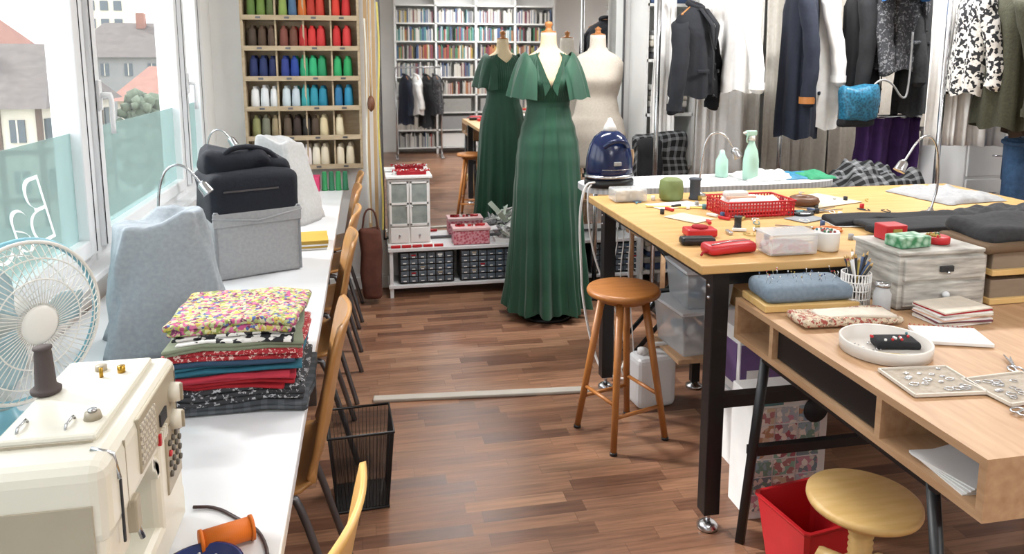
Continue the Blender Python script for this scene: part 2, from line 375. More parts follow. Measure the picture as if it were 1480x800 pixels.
for i in range(4):
    for j in range(4): o.cyl((X1+.003,1.232+i*.019,.925-j*.018),(X1+.007,1.232+i*.019,.925-j*.018),.0055,.005,RED if (i==0 and j==1) else mat('button_dark','#5a544c',.5,scale=9),8)
for i in range(5): o.box((X1+.004,1.18+i*.009,.958),(.005,.005,.018),RED if i==0 else CREAM)
o.tube([(X1-.03,1.0,1.045),(X1-.004,1.0,1.036),(X1+.002,1.0,1.0)],.003,STEEL)
o.box((X1+.001,1.005,.95),(.003,.004,.09),DARK); o.box((X1-.004,1.055,.915),(.02,.022,.05),CREAM2,bev=.003)
o.tube([(X1-.03,1.06,.9),(X1-.005,1.075,.885),(X1-.0,1.08,.86)],.004,STEEL)
o.cyl((xc+.01,1.01,.87),(xc+.01,1.01,.825),.004,.004,STEEL); o.cyl((xc+.01,1.01,.83),(xc+.01,1.01,.812),.0012,.0012,STEEL,6)
o.box((xc+.012,1.01,.816),(.03,.014,.004),STEEL,bev=.001); o.box((X1-.04,1.05,.87),(.012,.01,.05),STEEL)
o.box((xc+.02,1.02,.8115),(.09,.14,.003),STEEL)
o.cyl((xc,1.325,.93),(xc,1.352,.93),.055,.05,CREAM,24)
o.cyl((xc+.035,1.075,1.052),(xc+.035,1.075,1.062),.012,.010,CREAM2,16); o.cyl((xc+.035,1.075,1.062),(xc+.035,1.075,1.066),.006,.006,STEEL,12)
for dx in (-.03,.03): o.tube([(xc-.02+dx,1.045,1.05),(xc-.02+dx,1.05,1.058),(xc-.02+dx,1.075,1.058),(xc-.02+dx,1.08,1.052)],.002,STEEL,6)
o.cyl((xc+.0,1.22,1.05),(xc,1.22,1.068),.003,.003,BRASS); o.cyl((xc+.025,1.235,1.05),(xc+.025,1.235,1.063),.006,.006,BRASS); o.cyl((xc-.01,1.25,1.05),(xc-.01,1.25,1.06),.009,.009,CREAM2)
o.cyl((-.486,1.175,1.04),(-.486,1.175,1.053),.012,.012,CREAM2)
o.done()
o=O('thread_cone'); o.lathe((-.486,1.175,1.054),[(.020,0),(.021,.003),(.021,.006),(.019,.007),(.0145,.012),(.012,.060),(.011,.066),(.013,.068),(.013,.071),(.001,.071)],mat('brown_thread','#4c4240',.8,kind='wave',scale=300)); o.done()
o=O('orange_thread_spool')
o.cyl((-.285,1.20,.762),(-.215,1.225,.762),.019,.019,ORANGE,20); o.cyl((-.29,1.198,.762),(-.285,1.20,.762),.021,.021,ORANGE,20); o.cyl((-.215,1.225,.762),(-.21,1.227,.762),.021,.021,ORANGE,20); o.done()
o=O('pin_bowl'); o.lathe((-.275,1.125,.74),[(.045,0),(.055,.004),(.064,.025),(.066,.028),(.061,.028),(.05,.008),(.001,.008)],mat('navy_glaze','#1f3068',.2,scale=4),32)
for i in range(70):
    a=random.random()*6.3; r=random.random()*.042; b=random.random()*6.3; p=Vector((-.275+r*math.cos(a),1.125+r*math.sin(a),.752+random.random()*.014)); q=p+Vector((math.cos(b)*.018,math.sin(b)*.018,.004))
    o.cyl(p,q,.0008,.0008,STEEL,5); o.sph(q,.0028,random.choice([STEEL,STEEL,PAPER,CREAM]),6)
o.done()
o=O('power_cord'); o.tube([(-.33,1.335,.745),(-.29,1.33,.744),(-.24,1.28,.744),(-.20,1.24,.744),(-.175,1.16,.744),(-.17,1.02,.744)],.003,mat('brown_cord','#3a2420',.5,scale=9),sm=2); o.done()
# fan
o=O('desk_fan'); d=Vector((.80,-.52,.02)).normalized(); q=d.to_track_quat('Z','Y').to_matrix().to_4x4(); C=Vector((-.70,1.62,1.02)); M=Matrix.Translation(C)@q
TRIM=mat('fan_teal','#7fb6c6',.35,scale=5); FW=mat('fan_white','#e6e4de',.4,scale=5)
R=.165
def tp(p): return M@Vector(p)
for rr,z,th,mm in ((R,0,.007,TRIM),(R*.99,.012,.004,FW),(R*.8,.038,.0016,FW),(R*.55,.047,.0016,FW),(R*.8,-.038,.0016,FW)):
    o.tube([tp((rr*math.cos(2*PI*i/48),rr*math.sin(2*PI*i/48),z)) for i in range(48)],th,mm,6,closed=True)
for k in range(64):
    a=2*PI*k/64; c,s_=math.cos(a),math.sin(a)
    o.tube([tp((r*math.cos(a+r*1.5),r*math.sin(a+r*1.5),z)) for r,z in ((.04,.05),(.09,.047),(.13,.038),(.155,.02),(R,.004))],.0011,FW,5)
    if k%2==0: o.tube([tp((r*c,r*s_,z)) for r,z in ((.045,-.05),(.12,-.04),(.155,-.02),(R,-.003))],.0011,FW,5)
o.lathe(C+d*.045,[(.001,.012),(.03,.01),(.043,.002),(.043,-.004)][::-1],FW,24,rot=q.to_euler())
o.lathe(C-d*.13,[(.02,0),(.045,.01),(.05,.04),(.05,.09)],FW,24,rot=q.to_euler())
for k in range(3):
    a0=2*PI*k/3
    def bl(u,v,a0=a0):
        r=.02+.115*u; w=(.5+.5*math.sin(PI*min(u*1.1,1)))*.95; a=a0+(v-.5)*w; return tp((r*math.cos(a),r*math.sin(a),-.005+.022*(v-.5)))
    o.grid(bl,8,6,mat('fan_blade','#a9c4cc',.3,scale=4),thick=.002)
b=C-d*.09
o.cyl((b.x,b.y,.80),(b.x,b.y,1.0),.016,.014,FW); o.lathe((b.x,b.y,.741),[(.085,0),(.09,.012),(.08,.03),(.03,.055),(.02,.075)],TRIM,32); o.done()
# fabric stack
o=O('folded_fabric_stack'); z=.741
def fold(o,z,cx,cy,w,d,h,m,rz=0,layers=2):
    lh=h/layers
    for i in range(layers):
        o.box((cx+random.uniform(-.009,.009),cy+random.uniform(-.009,.009),z+lh*(i+.5)),(w+random.uniform(-.018,.018),d+random.uniform(-.018,.018),lh*1.06),m,rot=(random.uniform(-.014,.014),random.uniform(-.014,.014),rz+random.uniform(-.05,.05)),bev=lh*.48,seg=3,sub=3,nz=.013,ns=11)
    return z+h
cx,cy=-.325,1.84
for h,m,l,w,rz in ((.028,PLAIDG,2,.335,.0),(.034,DOTS,3,.31,.05),(.016,REDD,2,.27,-.06),(.016,mat('rose_fabric','#b02c3e',.9,scale=60),2,.27,-.02),(.022,mat('teal_cotton','#235f72',.9,scale=60),3,.285,.04),(.012,mat('blue_cotton','#2d465f',.9,scale=60),1,.29,0),(.022,FLOR2,2,.295,-.05),(.020,mat('sage_cotton','#7d846e',.9,scale=60),2,.28,.03),(.014,SPOTS,2,.27,.02),(.030,FLORAL,2,.29,-.04)):
    z=fold(o,z,cx+(.01 if w<.3 else 0),cy,w,.27,h,m,rz,l)
o.grid(lambda u,v:(-.175+.006*math.sin(v*14+u*3),1.74+.16*u,.90-.11*v-.01*math.sin(u*9)),12,10,DOTS,thick=.002)
o.done()
# covered machines & bags
def coverShape(name,c,w,d,h,m,rz,topw=.75,seed=1,tilt=0):
    o=O(name)
    def ring(t,N=64):
        k=1-(1-topw)*t**1.3; P=[]
        for j in range(N):
            a=2*PI*j/N; ca,sa=math.cos(a),math.sin(a); p=.35
            x=math.copysign(abs(ca)**p,ca)*w/2*k; y=math.copysign(abs(sa)**p,sa)*d/2*(1-.45*t)
            g=1+.05*math.sin(a*5+seed)*(1-t)+.17*noise.noise(Vector((ca*1.9,sa*1.9,t*2.8+seed)))
            zz=h*t+(tilt*x/w*h if t>.2 else 0)*t+ .04*noise.noise(Vector((x*10,y*10,seed)))*t
            P.append(Vector((x*g,y*g,zz)))
        return P
    R_=[ring(t/18) for t in range(19)]
    top=R_[-1]; cc=sum(top,Vector())/len(top)
    for k,dz in ((.93,.008),(.7,.004),(.35,-.006),(.02,-.012)): R_.append([cc+(p-cc)*k+Vector((0,0,dz)) for p in top])
    o.loft(R_,m)
    return o.done(c,rz)
coverShape('sewing_machine_cover',(-.585,2.22,.741),.33,.25,.365,BLUEF,.35,.70,3,.12)
coverShape('sewing_machine_cover',(-.43,3.85,.741),.34,.30,.41,mat('pale_cover','#b9b9b8',.9,col2='#ababaa',scale=80,bump=.15),-.5,.52,8,-.12)
o=O('tool_bag')
o.box((0,0,.13),(.32,.27,.26),GREYF,bev=.012,seg=2,sub=3,nz=.004,ns=9)
o.box((0,0,.30),(.33,.275,.20),NAVYF,bev=.035,seg=4,sub=2,nz=.012,ns=9)
o.box((-.045,.02,.42),(.23,.20,.10),NAVYF,bev=.04,seg=3,sub=2,nz=.03,ns=12)
o.box((.05,.03,.405),(.2,.2,.06),NAVYF,bev=.028,seg=3,sub=2,nz=.02,ns=10)
o.tube([(-.1,-.06,.44),(-.08,-.06,.475),(0,-.05,.485),(.08,-.05,.46),(.11,-.05,.42)],.010,NAVYF,sm=2)
o.tube([(.165,-.138,.24),(.0,-.145,.215),(-.165,-.138,.235)],.004,GREYF)
o.box((0,-.138,.225),(.325,.006,.05),GREYF,bev=.002); o.box((-.02,-.139,.33),(.2,.006,.006),GREYM); o.box((.155,-.12,.21),(.016,.02,.03),RED)
for x in (-.155,.155): o.box((x,-.134,.13),(.008,.008,.25),mat('grey_binding','#8b8e92',.9,scale=40))
o.done((-.465,2.98,.741),.42)
def lamp(name,base,pts,head_dir,m=STEEL):
    o=O(name); o.lathe(base,[(.035,0),(.036,.01),(.012,.018),(.008,.03)],m,20)
    P=[(base[0],base[1],base[2]+.02)]+pts; o.tube(P,.0045,m,8,sm=3)
    e=Vector(pts[-1]); d=Vector(head_dir).normalized(); o.lathe(e-d*.01,[(.008,0),(.018,.012),(.021,.045),(.023,.05),(.019,.047),(.001,.036)],m,20,rot=d.to_track_quat('Z','Y').to_euler()); return o.done()
lamp('gooseneck_lamp',(-.70,2.68,.741),[(-.715,2.68,1.0),(-.70,2.70,1.17),(-.63,2.71,1.20),(-.57,2.71,1.12)],(.55,0,-.8))
lamp('gooseneck_lamp',(-.78,3.95,.741),[(-.80,3.95,1.0),(-.79,3.95,1.17),(-.73,3.95,1.21),(-.68,3.95,1.15)],(.5,0,-.9))
lamp('gooseneck_lamp',(1.50,3.17,.921),[(1.51,3.17,1.10),(1.53,3.16,1.21),(1.60,3.14,1.22),(1.645,3.12,1.14)],(.5,0,-.9))
lamp('gooseneck_lamp',(2.25,2.60,.921),[(2.28,2.60,1.05),(2.24,2.58,1.23),(2.14,2.55,1.26),(2.06,2.54,1.15)],(-.5,0,-.9))
MUST=mat('mustard','#b8963a',.6,scale=9)
o=O('yellow_booklet_stack')
for i in range(5): o.box((-.26,3.3,.745+i*.008),(.15,.19,.007),[PAPER,MUST,PAPER,MUST,MUST][i],rot=(0,0,.1*random.random()))
o.done()
o=O('pink_box'); o.box((-.35,4.72,.785),(.10,.12,.09),mat('pink_card','#d13a6a',.6,scale=9),bev=.004); o.done()
TG=[mat('thread_green2','#2a8a50',.7,scale=200,kind='wave'),mat('thread_green3','#1f6a48',.7,scale=200,kind='wave')]
o=O('green_thread_spools')
for i in range(4): o.lathe((-.27+.042*i,4.70,.741),[(.02,0),(.02,.006),(.018,.008),(.014,.11),(.011,.118)],TG[i%2],14)
o.done()
# ------------------------------------------------------------------ chairs
def prof(t):
    P=[(-.24,.435),(-.2,.45),(-.05,.44),(.07,.44),(.135,.47),(.165,.55),(.19,.68),(.215,.80),(.235,.87)]
    f=t*(len(P)-1); i=min(int(f),len(P)-2); g=f-i
    def cr(k):
        p0=P[max(i-1,0)][k];p1=P[i][k];p2=P[i+1][k];p3=P[min(i+2,len(P)-1)][k]
        return .5*(2*p1+(p2-p0)*g+(2*p0-5*p1+4*p2-p3)*g*g+(3*p1-p0-3*p2+p3)*g**3)
    return cr(0),cr(1)
def chair():
    o=O('plywood_chair')
    def fn(u,v):
        x,z=prof(u); h=.19
        if u>.86: h*=1-.28*((u-.86)/.14)**2.4
        if u<.1: h*=1-.15*((.1-u)/.1)**2
        if .42<u<.62: h*=.93
        y=(v-.5)*2*h; bend=(abs(v-.5)*2)**2
        return (x-(.025*bend if u>.5 else 0),y,z+(.006*bend if u<.5 else 0))
    o.grid(fn,36,12,PLY,thick=.011)
    for s in (-1,1):
        y=.155*s
        o.tube([(-.2,y*1.15,.0),(-.185,y,.40),(-.17,y,.425),(.06,y,.425),(.09,y,.41),(.2,y*1.15,0)],.011,GREYM,8,sm=2)
    for x in (-.12,.05): o.cyl((x,-.155,.422),(x,.155,.422),.009,.009,GREYM)
    return o.done((-.29,2.02,.0),0)
ch=chair()
c1=inst(ch,(-.255,1.12,0),-.22,1,{PLY:PLY2}); inst(ch,(-.28,2.92,0),.05); inst(ch,(-.27,3.45,0),-.05); inst(ch,(-.27,4.05,0),.04); inst(ch,(-.26,4.52,0),.0)
# waste bin
o=O('mesh_waste_bin'); MESH=thin('dark_mesh','#1c1c1e',.45,.5)
w=.11
for z,k in ((.29,1),(.005,.8)): o.tube([(-w*k,-w*k,z),(w*k,-w*k,z),(w*k,w*k,z),(-w*k,w*k,z)],.005,BLK,6,closed=True)
rings=[[Vector((x*w*k,y*w*k,z)) for x,y in((-1,-1),(1,-1),(1,1),(-1,1))] for z,k in((.005,.8),(.29,1))]
o.loft(rings,MESH,True,False,False); o.box((0,0,.008),(.17,.17,.004),BLK)
for i in range(17):
    t_=-1+2*i/16
    for a in ((t_,-1),(t_,1),(-1,t_),(1,t_)): o.cyl((a[0]*w*.8,a[1]*w*.8,.005),(a[0]*w,a[1]*w,.29),.001,.001,BLK,4)
o.done((-.055,2.52,0),.05)
simple('floor_cable_cover',(.50,3.235,.008),(1.02,.05,.016),mat('pale_strip','#b8b2a8',.5,scale=5),rot=(0,0,-.09),bev=.005)
# ------------------------------------------------------------------ thread rack
o=O('thread_rack'); x0,x1,z0,nr,rh=-.74,-.04,.86,7,.187; yb,yf=5.015,4.87
zt=z0+nr*rh
o.box(((x0+x1)/2,yb-.005,(z0+zt)/2),(x1-x0,.01,zt-z0),SHELFW)
for x in (x0,x1): o.box((x,(yb+yf)/2,(z0+zt)/2),(.016,yb-yf,zt-z0+.03),SHELFW)
for i in range(nr+1): o.box(((x0+x1)/2,(yb+yf)/2,z0+i*rh),(x1-x0,yb-yf,.014),SHELFW); o.box(((x0+x1)/2,yf-.003,z0+i*rh+.008),(x1-x0,.008,.03),SHELFW)
cols=[x0+(x1-x0)*k for k in (.28,.52,.76)]
for i in range(nr):
    for x in cols: o.box((x,(yb+yf)/2+.01,z0+i*rh+rh/2),(.01,yb-yf-.03,rh-.014),SHELFW)
for i in range(nr+1):
    for x in (x0+.1,x0+.27,x0+.43,x0+.6): o.box((x,yf-.008,z0+i*rh+.008),(.03,.003,.012),GREYM)
o.done()
TH={}
def tm(c):
    if c not in TH: TH[c]=mat('thread_'+c.strip('#'),c,.7,kind='wave',scale=250,bump=.2)
    return TH[c]
rows=[['#e6e0d4','#d9d2c2','#e0dacb','#efeae0','#e8dcd8','#e8e0e0','#e8e0cc','#e0d4bc','#e4d8c0','#ded2b8'],
['#8a8a5a','#7a7a68','#9a8a6a','#5a4a3a','#3a2c26','#2a2622','#4a3a2c','#d8c8a0','#e0d4b4','#c8b890'],
['#e8e8e6','#dfe4e6','#e4e6e6','#c8d4d8','#c0ccd4','#3aa0a0','#2a8ea0','#1f7f9a','#2a6f9a','#2a86a8'],
['#1c2a5a','#22305e','#1a2450','#2a3a80','#1f3f90','#2a9a6a','#2aa870','#1f8a5a','#28a060','#2a9a5a'],
['#4a3c30','#54402f','#5a4638','#7a4438','#6a4030','#b02a2a','#c8302c','#c03030','#c02828','#c83838'],
['#5f7a3a','#6f8a40','#5a6a3a','#8aa050','#4a6a8a','#c86a28','#b03020','#c03828','#d03a2a','#c02a2a'],
['#e0b030','#e8c040','#d8a028','#d88828','#e07a20','#c86020','#c04828','#a83a28','#b83028','#c03030']]
o=O('thread_cones')
for i,r in enumerate(rows):
    for j,c in enumerate(r):
        if (i,j) in ((0,0),(1,9)): continue
        xs=[.035,.095,.155,.230,.290,.350,.405,.460,.56,.625]
        x=x0+.02+xs[j]*(.66/.68); z=z0+i*rh+.008; hh=.138+.008*random.random()
        o.lathe((x,4.92,z),[(.024,0),(.025,.004),(.024,.006),(.0265,.010),(.0265,.05),(.022,hh-.028),(.019,hh-.02),(.012,hh-.016),(.011,hh),(.001,hh)],tm(c),16)
        o.lathe((x+.006,4.975,z),[(.024,0),(.026,.012),(.021,hh-.02),(.011,hh),(.001,hh)],tm(r[min(j+1,9)]),10)
o.done()
STK=mat('yardstick_wood','#b89a70',.5,scale=9,stretch=(1,1,.3))
o=O('yardsticks')
for x,c,t_ in ((.005,STK,.0),(.05,STK,.006)): o.box((x,4.90,1.05),(.022,.006,2.08),c,rot=(-.055,t_,0))
o.done()
o=O('measuring_tape')
o.grid(lambda u,v:(.072+.012*v+.008*math.sin(u*9),4.80+.01*math.sin(u*7),1.9-1.45*u),20,1,mat('tape_yellow','#c8ba62',.6,scale=20)); o.grid(lambda u,v:(-.005+.010*v+.006*math.sin(u*7),4.81+.01*math.sin(u*5),1.8-1.3*u),20,1,mat('tape_white','#e0e0d4',.6,scale=20)); o.done()
o=O('pattern_notcher'); o.tube([(.028,4.80,2.0),(.028,4.79,1.5),(.028,4.78,1.30)],.006,STK); o.lathe((.028,4.78,1.22),[(.001,0),(.02,.02),(.024,.05),(.02,.08),(.01,.1)],mat('brown_leather','#6a4028',.5,scale=8),16); o.done()
BT=mat('brown_tote','#6a4034',.9,col2='#4c2c22',scale=14)
o=O('fabric_tote_bag'); o.box((.0,4.68,.27),(.13,.10,.46),BT,bev=.03,seg=3,sub=2,nz=.02); o.tube([(-.05,4.66,.48),(-.03,4.66,.62),(.03,4.66,.62),(.05,4.66,.48)],.006,BT,sm=2); o.done()
# ------------------------------------------------------------------ mirror + low shelf
o=O('wall_mirror'); o.box((.93,5.003,1.40),(1.66,.02,2.1),MIRR); o.box((.095,5.0,1.40),(.012,.028,2.12),GREYM); o.box((1.765,5.0,1.40),(.012,.028,2.12),GREYM); o.box((.93,5.0,.345),(1.68,.028,.012),GREYM); o.done()
o=O('low_shelf'); o.box((1.06,4.87,.32),(1.90,.24,.022),WT,bev=.003); o.box((1.06,4.87,.075),(1.90,.24,.022),WT,bev=.003)
for x in (.13,1.05,1.98): o.box((x,4.87,.155),(.022,.22,.31),WT)
o.done()
DR=mat('smoky_drawer','#6d7984',.25,col2='#444e58',scale=25)
def organiser(x,name='small_parts_organizer'):
    o=O(name); w=.36; o.box((x,4.87,.196),(w,.19,.21),BLK,bev=.004)
    for i in range(6):
        for j in range(5):
            xx=x-w/2+.035+i*.058; zz=.108+j*.040+.008
            o.box((xx,4.772,zz),(.052,.014,.033),DR,bev=.003); o.box((xx,4.763,zz-.008),(.02,.008,.005),PAPER)
            if (i*j)%3==1: o.box((xx,4.7645,zz+.004),(.03,.002,.010),random.choice([REDD,CREAM2,DENIM,PAPER]))
    o.done()
organiser(.36); organiser(.76); organiser(1.25); organiser(1.66)
o=O('small_display_cabinet'); cx=.255
o.box((cx,4.88,.56),(.27,.15,.44),W,bev=.004); o.box((cx,4.87,.795),(.30,.19,.018),W,bev=.004); o.box((cx,4.87,.342),(.29,.17,.02),W,bev=.004)
for s in (-1,1):
    x=cx+s*.065
    o.box((x,4.802,.62),(.12,.01,.29),mat('cab_glass','#a8b0ac',.15,col2='#7b8784',scale=14))
    for a in (-.056,.056): o.box((x+a,4.797,.62),(.014,.012,.29),W)
    for a in (-.14,0,.14): o.box((x,4.797,.62+a),(.12,.012,.014),W)
    o.sph((x-s*.045,4.788,.60),.006,STEEL,8)
    o.box((x,4.80,.41),(.12,.012,.10),W,bev=.003); o.sph((x,4.79,.41),.008,STEEL,8)
o.box((cx+.02,4.87,.815),(.19,.10,.02),REDD)
for i in range(60): o.sph((cx-.1+random.random()*.24,4.83+random.random()*.09,.828),.007,random.choice([RED,PAPER,REDD]),6)
o.done()
o=O('craft_gift_box'); o.box((.66,4.84,.385),(.24,.14,.10),mat('pink_pattern','#d8a0a8',.6,scale=60,kind='voronoi',col2='#b84a5a'),bev=.004); o.box((.66,4.84,.437),(.25,.15,.018),mat('pale_pink','#e0b8b8',.6,scale=20),bev=.003)
for i in range(12): o.box((.57+random.random()*.18,4.84,.452),(.03,.03,.012),random.choice([RED,PAPER,REDD]),rot=(0,0,random.random()))
o.done()
PGREEN=mat('pale_green_ribbon','#c8d4c4',.7,scale=9)
o=O('ribbon_basket')
for i in range(40):
    a=random.random()*6.3; c=Vector((.92+random.uniform(-.08,.08),4.83+random.uniform(-.04,.04),.37+random.random()*.11)); p=c+Vector((random.uniform(-.08,.08),random.uniform(-.03,.03),random.uniform(-.03,.05)))
    o.box((c+p)/2,((p-c).length+.03,.035,.006),random.choice([PAPER,PGREEN,GREYF,PAPER]),rot=(random.uniform(-1,1),random.uniform(-.9,.9),a))
o.box((.92,4.83,.345),(.20,.12,.025),PAPER)
o.done()
o=O('red_sewing_tins')
for i in range(5): o.box((.16+.07*i,4.775,.34),(.06,.02,.016),random.choice([RED,REDD]),bev=.002)
o.done()
# rear shelves seen in mirror
o=O('pattern_shelf'); sx0,sx1=.48,3.1; sy=-2.42; sp_=.288
for x in [sx0+(sx1-sx0)*k/4 for k in range(5)]: o.box((x,sy,1.30),(.03,.32,2.60),W)
for k in range(9): o.box(((sx0+sx1)/2,sy,.1+k*sp_),(sx1-sx0,.32,.022),W)
o.box(((sx0+sx1)/2,-2.59,1.30),(sx1-sx0,.01,2.60),W); o.done()
o=O('pattern_books'); pal=['#9a4644','#445a80','#447a5c','#b09a50','#d8d6d0','#6a5080','#b07850','#34363a','#a8a8a4','#703a46','#5a8c92','#cfc8ba','#6c6c70']
BM=[mat('book_'+c.strip('#'),c,.7,scale=20) for c in pal]
theme=[[4,11,8,12],[4,11,8,7],[4,8,12,11],[4,4,11,8,0,6],[4,8,11,9,1],[0,3,2,6,1,4,9],[2,10,1,0,9,4],[4,11,9,8,1,4]]
for k in range(8):
    for s in range(4):
        x=sx0+(sx1-sx0)*s/4+.02; xe=sx0+(sx1-sx0)*(s+1)/4-.03
        z=.1+k*sp_+.0115
        if k in(0,1,2) and s in(1,2):
            o.box(((x+xe)/2,sy+.02,z+.11),(.5,.24,.215),[W,GREYF,BM[8]][k],bev=.01); continue
        while x<xe-.03:
            w=random.uniform(.008,.026); h=random.uniform(.17,.235); mm=BM[random.choice(theme[k])] if random.random()<.85 else random.choice(BM)
            o.box((x+w/2,sy+.04,z+h/2),(w*.94,.22,h),mm); x+=w
            if random.random()<.03: x+=.05
o.done()
# ------------------------------------------------------------------ dress form helper
BODY=[(.98,.165,.125),(1.06,.175,.13),(1.14,.16,.115),(1.22,.13,.10),(1.30,.118,.092),(1.36,.132,.105),(1.42,.145,.118),(1.48,.15,.105),(1.53,.150,.085),(1.565,.125,.07),(1.59,.085,.06),(1.605,.058,.055),(1.63,.048,.05),(1.70,.045,.047)]
def prf(z,tab):
    if z<=tab[0][0]: return tab[0][1:]
    for a,b in zip(tab,tab[1:]):
        if z<=b[0]:
            t=(z-a[0])/(b[0]-a[0]); t=t*t*(3-2*t); return tuple(a[i]+(b[i]-a[i])*t for i in(1,2))
    return tab[-1][1:]
def form(o,m,z0=.98,dz=0,kx=1,kl=1):
    zs=[z0+(1.70-z0)*i/34 for i in range(35)]
    rings=[]
    for z in zs:
        a,b=prf(z,BODY); R=[]
        if z<1.33: a*=kl; b*=kl
        for j in range(32):
            t=2*PI*j/32; x=a*kx*math.cos(t); y=b*math.sin(t)
            if y<0 and 1.34<z<1.49: y-=.018*math.sin(PI*(z-1.34)/.15)*abs(math.sin(t))*(1.2 if abs(abs(math.cos(t))-.45)<.35 else .6)
            R.append(Vector((x,y,z+dz)))
        rings.append(R)
    o.loft(rings,m)
def stand(o,z,base=.17,m=BLK):
    o.cyl((0,0,.03),(0,0,z),.016,.016,STEEL); o.lathe((0,0,0),[(base,0),(base,.015),(base*.9,.025),(.03,.035),(.02,.06)],m,36)
# green dress on form
o=O('green_evening_dress')
form(o,SKIN,1.0,0,1,.8); o.lathe((0,0,1.70),[(.045,0),(.045,.006),(.022,.012),(.016,.03),(.024,.045),(.02,.06),(.001,.066)],STOOLW,20)
stand(o,1.01,.15)
DT=[(.03,.250,.205),(.25,.230,.19),(.5,.214,.176),(.75,.202,.162),(.95,.190,.148),(1.05,.181,.138),(1.14,.162,.122),(1.22,.137,.108),(1.29,.124,.100),(1.36,.140,.120),(1.42,.154,.134),(1.48,.158,.118),(1.53,.158,.096),(1.565,.137,.080),(1.59,.095,.069)]
def ztop(t):
    f=math.cos(t+PI/2); x=abs(math.cos(t))
    if f>0:
        return 1.385+.205*min(1,(x/.60))**.85 if x<.60 else 1.59-.03*((x-.60)/.40)
    return 1.52+.07*min(1,x/.62) if x<.62 else 1.59-.03*((x-.62)/.38)
NA=240; rings=[]; zh=.055
for i in range(80):
    s=i/79; R=[]
    for j in range(NA):
        t=2*PI*j/NA; zt_=ztop(t); z=zh+(zt_-zh)*s; a,b=prf(z,DT)
        fz=max(0,min(1,(1.25-z)/1.2)); amp=.003+.022*fz**1.15
        g=amp*(math.sin(t*11+1.5*math.sin(t*3)+z*1.1)+.5*math.sin(t*19+2+z*1.8)+.25*math.sin(t*31+z*3))*(.2+.8*fz)
        if 1.30<z: g=.002*math.sin(t*60)
        x=(a+g)*math.cos(t); y=(b+g)*math.sin(t)
        if y<0 and 1.32<z<1.5: y-=.02*math.sin(PI*(z-1.32)/.18)*abs(math.sin(t))
        if s<.03: z+=.010*math.sin(t*9)
        R.append(Vector((x,y,z)))
    rings.append(R)
o.loft(rings,GREEN,True,False)
o.loft([[Vector(((prf(z,DT)[0]+.003)*math.cos(2*PI*j/60),(prf(z,DT)[1]+.003)*math.sin(2*PI*j/60),z)) for j in range(60)] for z in (1.282,1.288,1.298,1.304)],GREEN,True,False)
for s in (-1,1):
    def sl(u,v,s=s):
        a=-PI*.62+PI*1.24*u
        tx=.080+.055*math.cos(a*.9); ty=.10*math.sin(a*.85); tz=1.475+.118*max(0,math.cos(a*.8))
        k=v**.60; ou=math.cos(a*.75)
        bx=.062+.172*max(0,ou)**.8; by=.165*math.sin(a*.80); bz=1.315+.02*max(0,ou)
        x=tx+(bx-tx)*k; y=ty+(by-ty)*k; z=tz+(bz-tz)*v+.015*math.sin(PI*v)*max(0,ou)
        r=.012*v*math.sin(u*30+s)+.005*v*math.sin(u*51); x+=r; y+=r*.8*math.sin(u*9)
        return (s*x,y,z+.006*v*math.sin(u*26))
    o.grid(sl,90,18,GREEN)
    o.grid(lambda u,v,s=s:(s*(.006+u*.075+.03*v*(1-u)),-.152+.060*u-.012*math.sin(PI*u)-.002,1.39+.20*u**.9-.05*v*(1-u*.7)),14,6,GREEN)
for s in (-1,1): o.tube([(s*(.030+.075*((1.27-z)/1.2)),-prf(z,DT)[1]-.010-.010*(1.27-z),z) for z in (1.27,1.1,.9,.7,.5,.3,.1)],.0016,BAND,5)
o.done((1.045,4.25,0),-.12)
o=O('white_dress_form'); form(o,WFORM,.86,.0,1.10); o.lathe((0,0,1.70),[(.045,0),(.045,.006),(.02,.012),(.016,.03),(.022,.04),(.001,.055)],STOOLW,20); stand(o,.87); o.done((1.46,4.62,0),-.2)
# ------------------------------------------------------------------ stools
o=O('wooden_bar_stool')
o.lathe((0,0,.605),[(.135,0),(.147,.004),(.15,.012),(.15,.018),(.145,.027),(.135,.029),(.001,.027)],STOOLW,40)
o.lathe((0,0,.582),[(.10,0),(.10,.024)],STOOLW,30)
L4=[]
for k in range(4):
    a=PI/4+k*PI/2+.3; p=Vector((.085*math.cos(a),.085*math.sin(a),.60)); q=Vector((.185*math.cos(a),.185*math.sin(a),.0)); L4.append((p,q)); o.cyl(q,p,.013,.016,STOOLW,14)
    o.cyl(q+Vector((0,0,.0)),q+(p-q)*.02,.015,.015,BLK)
for i in range(4):
    for t_ in ((.32,) if i%2 else (.24,)):
        a=L4[i]; b=L4[(i+1)%4]; o.cyl(a[1]+(a[0]-a[1])*t_,b[1]+(b[0]-b[1])*t_,.008,.008,STOOLW,10)
o.done((1.005,2.78,0),.0)
o=O('screw_stool')
o.lathe((0,0,.415),[(.125,0),(.136,.004),(.139,.012),(.138,.022),(.130,.026),(.001,.025)],PINE,48)
o.lathe((0,0,.375),[(.07,0),(.075,.01),(.075,.04)],PINE,24)
pr=[(.024,.13)]
for i in range(14): z=.14+i*.017; pr+=[(.024,z),(.031,z+.008)]
o.lathe((0,0,0),pr+[(.024,.38)],PINE,20)
o.lathe((0,0,.19),[(.05,0),(.055,.01),(.055,.05),(.045,.06)],PINE,20)
for k in range(4):
    a=k*PI/2+.4; c,s_=math.cos(a),math.sin(a)
    o.tube([(.03*c,.03*s_,.23),(.10*c,.10*s_,.22),(.14*c,.14*s_,.12),(.16*c,.16*s_,.0)],[.02,.02,.018,.015],PINE,10)
o.done((1.225,1.56,0))
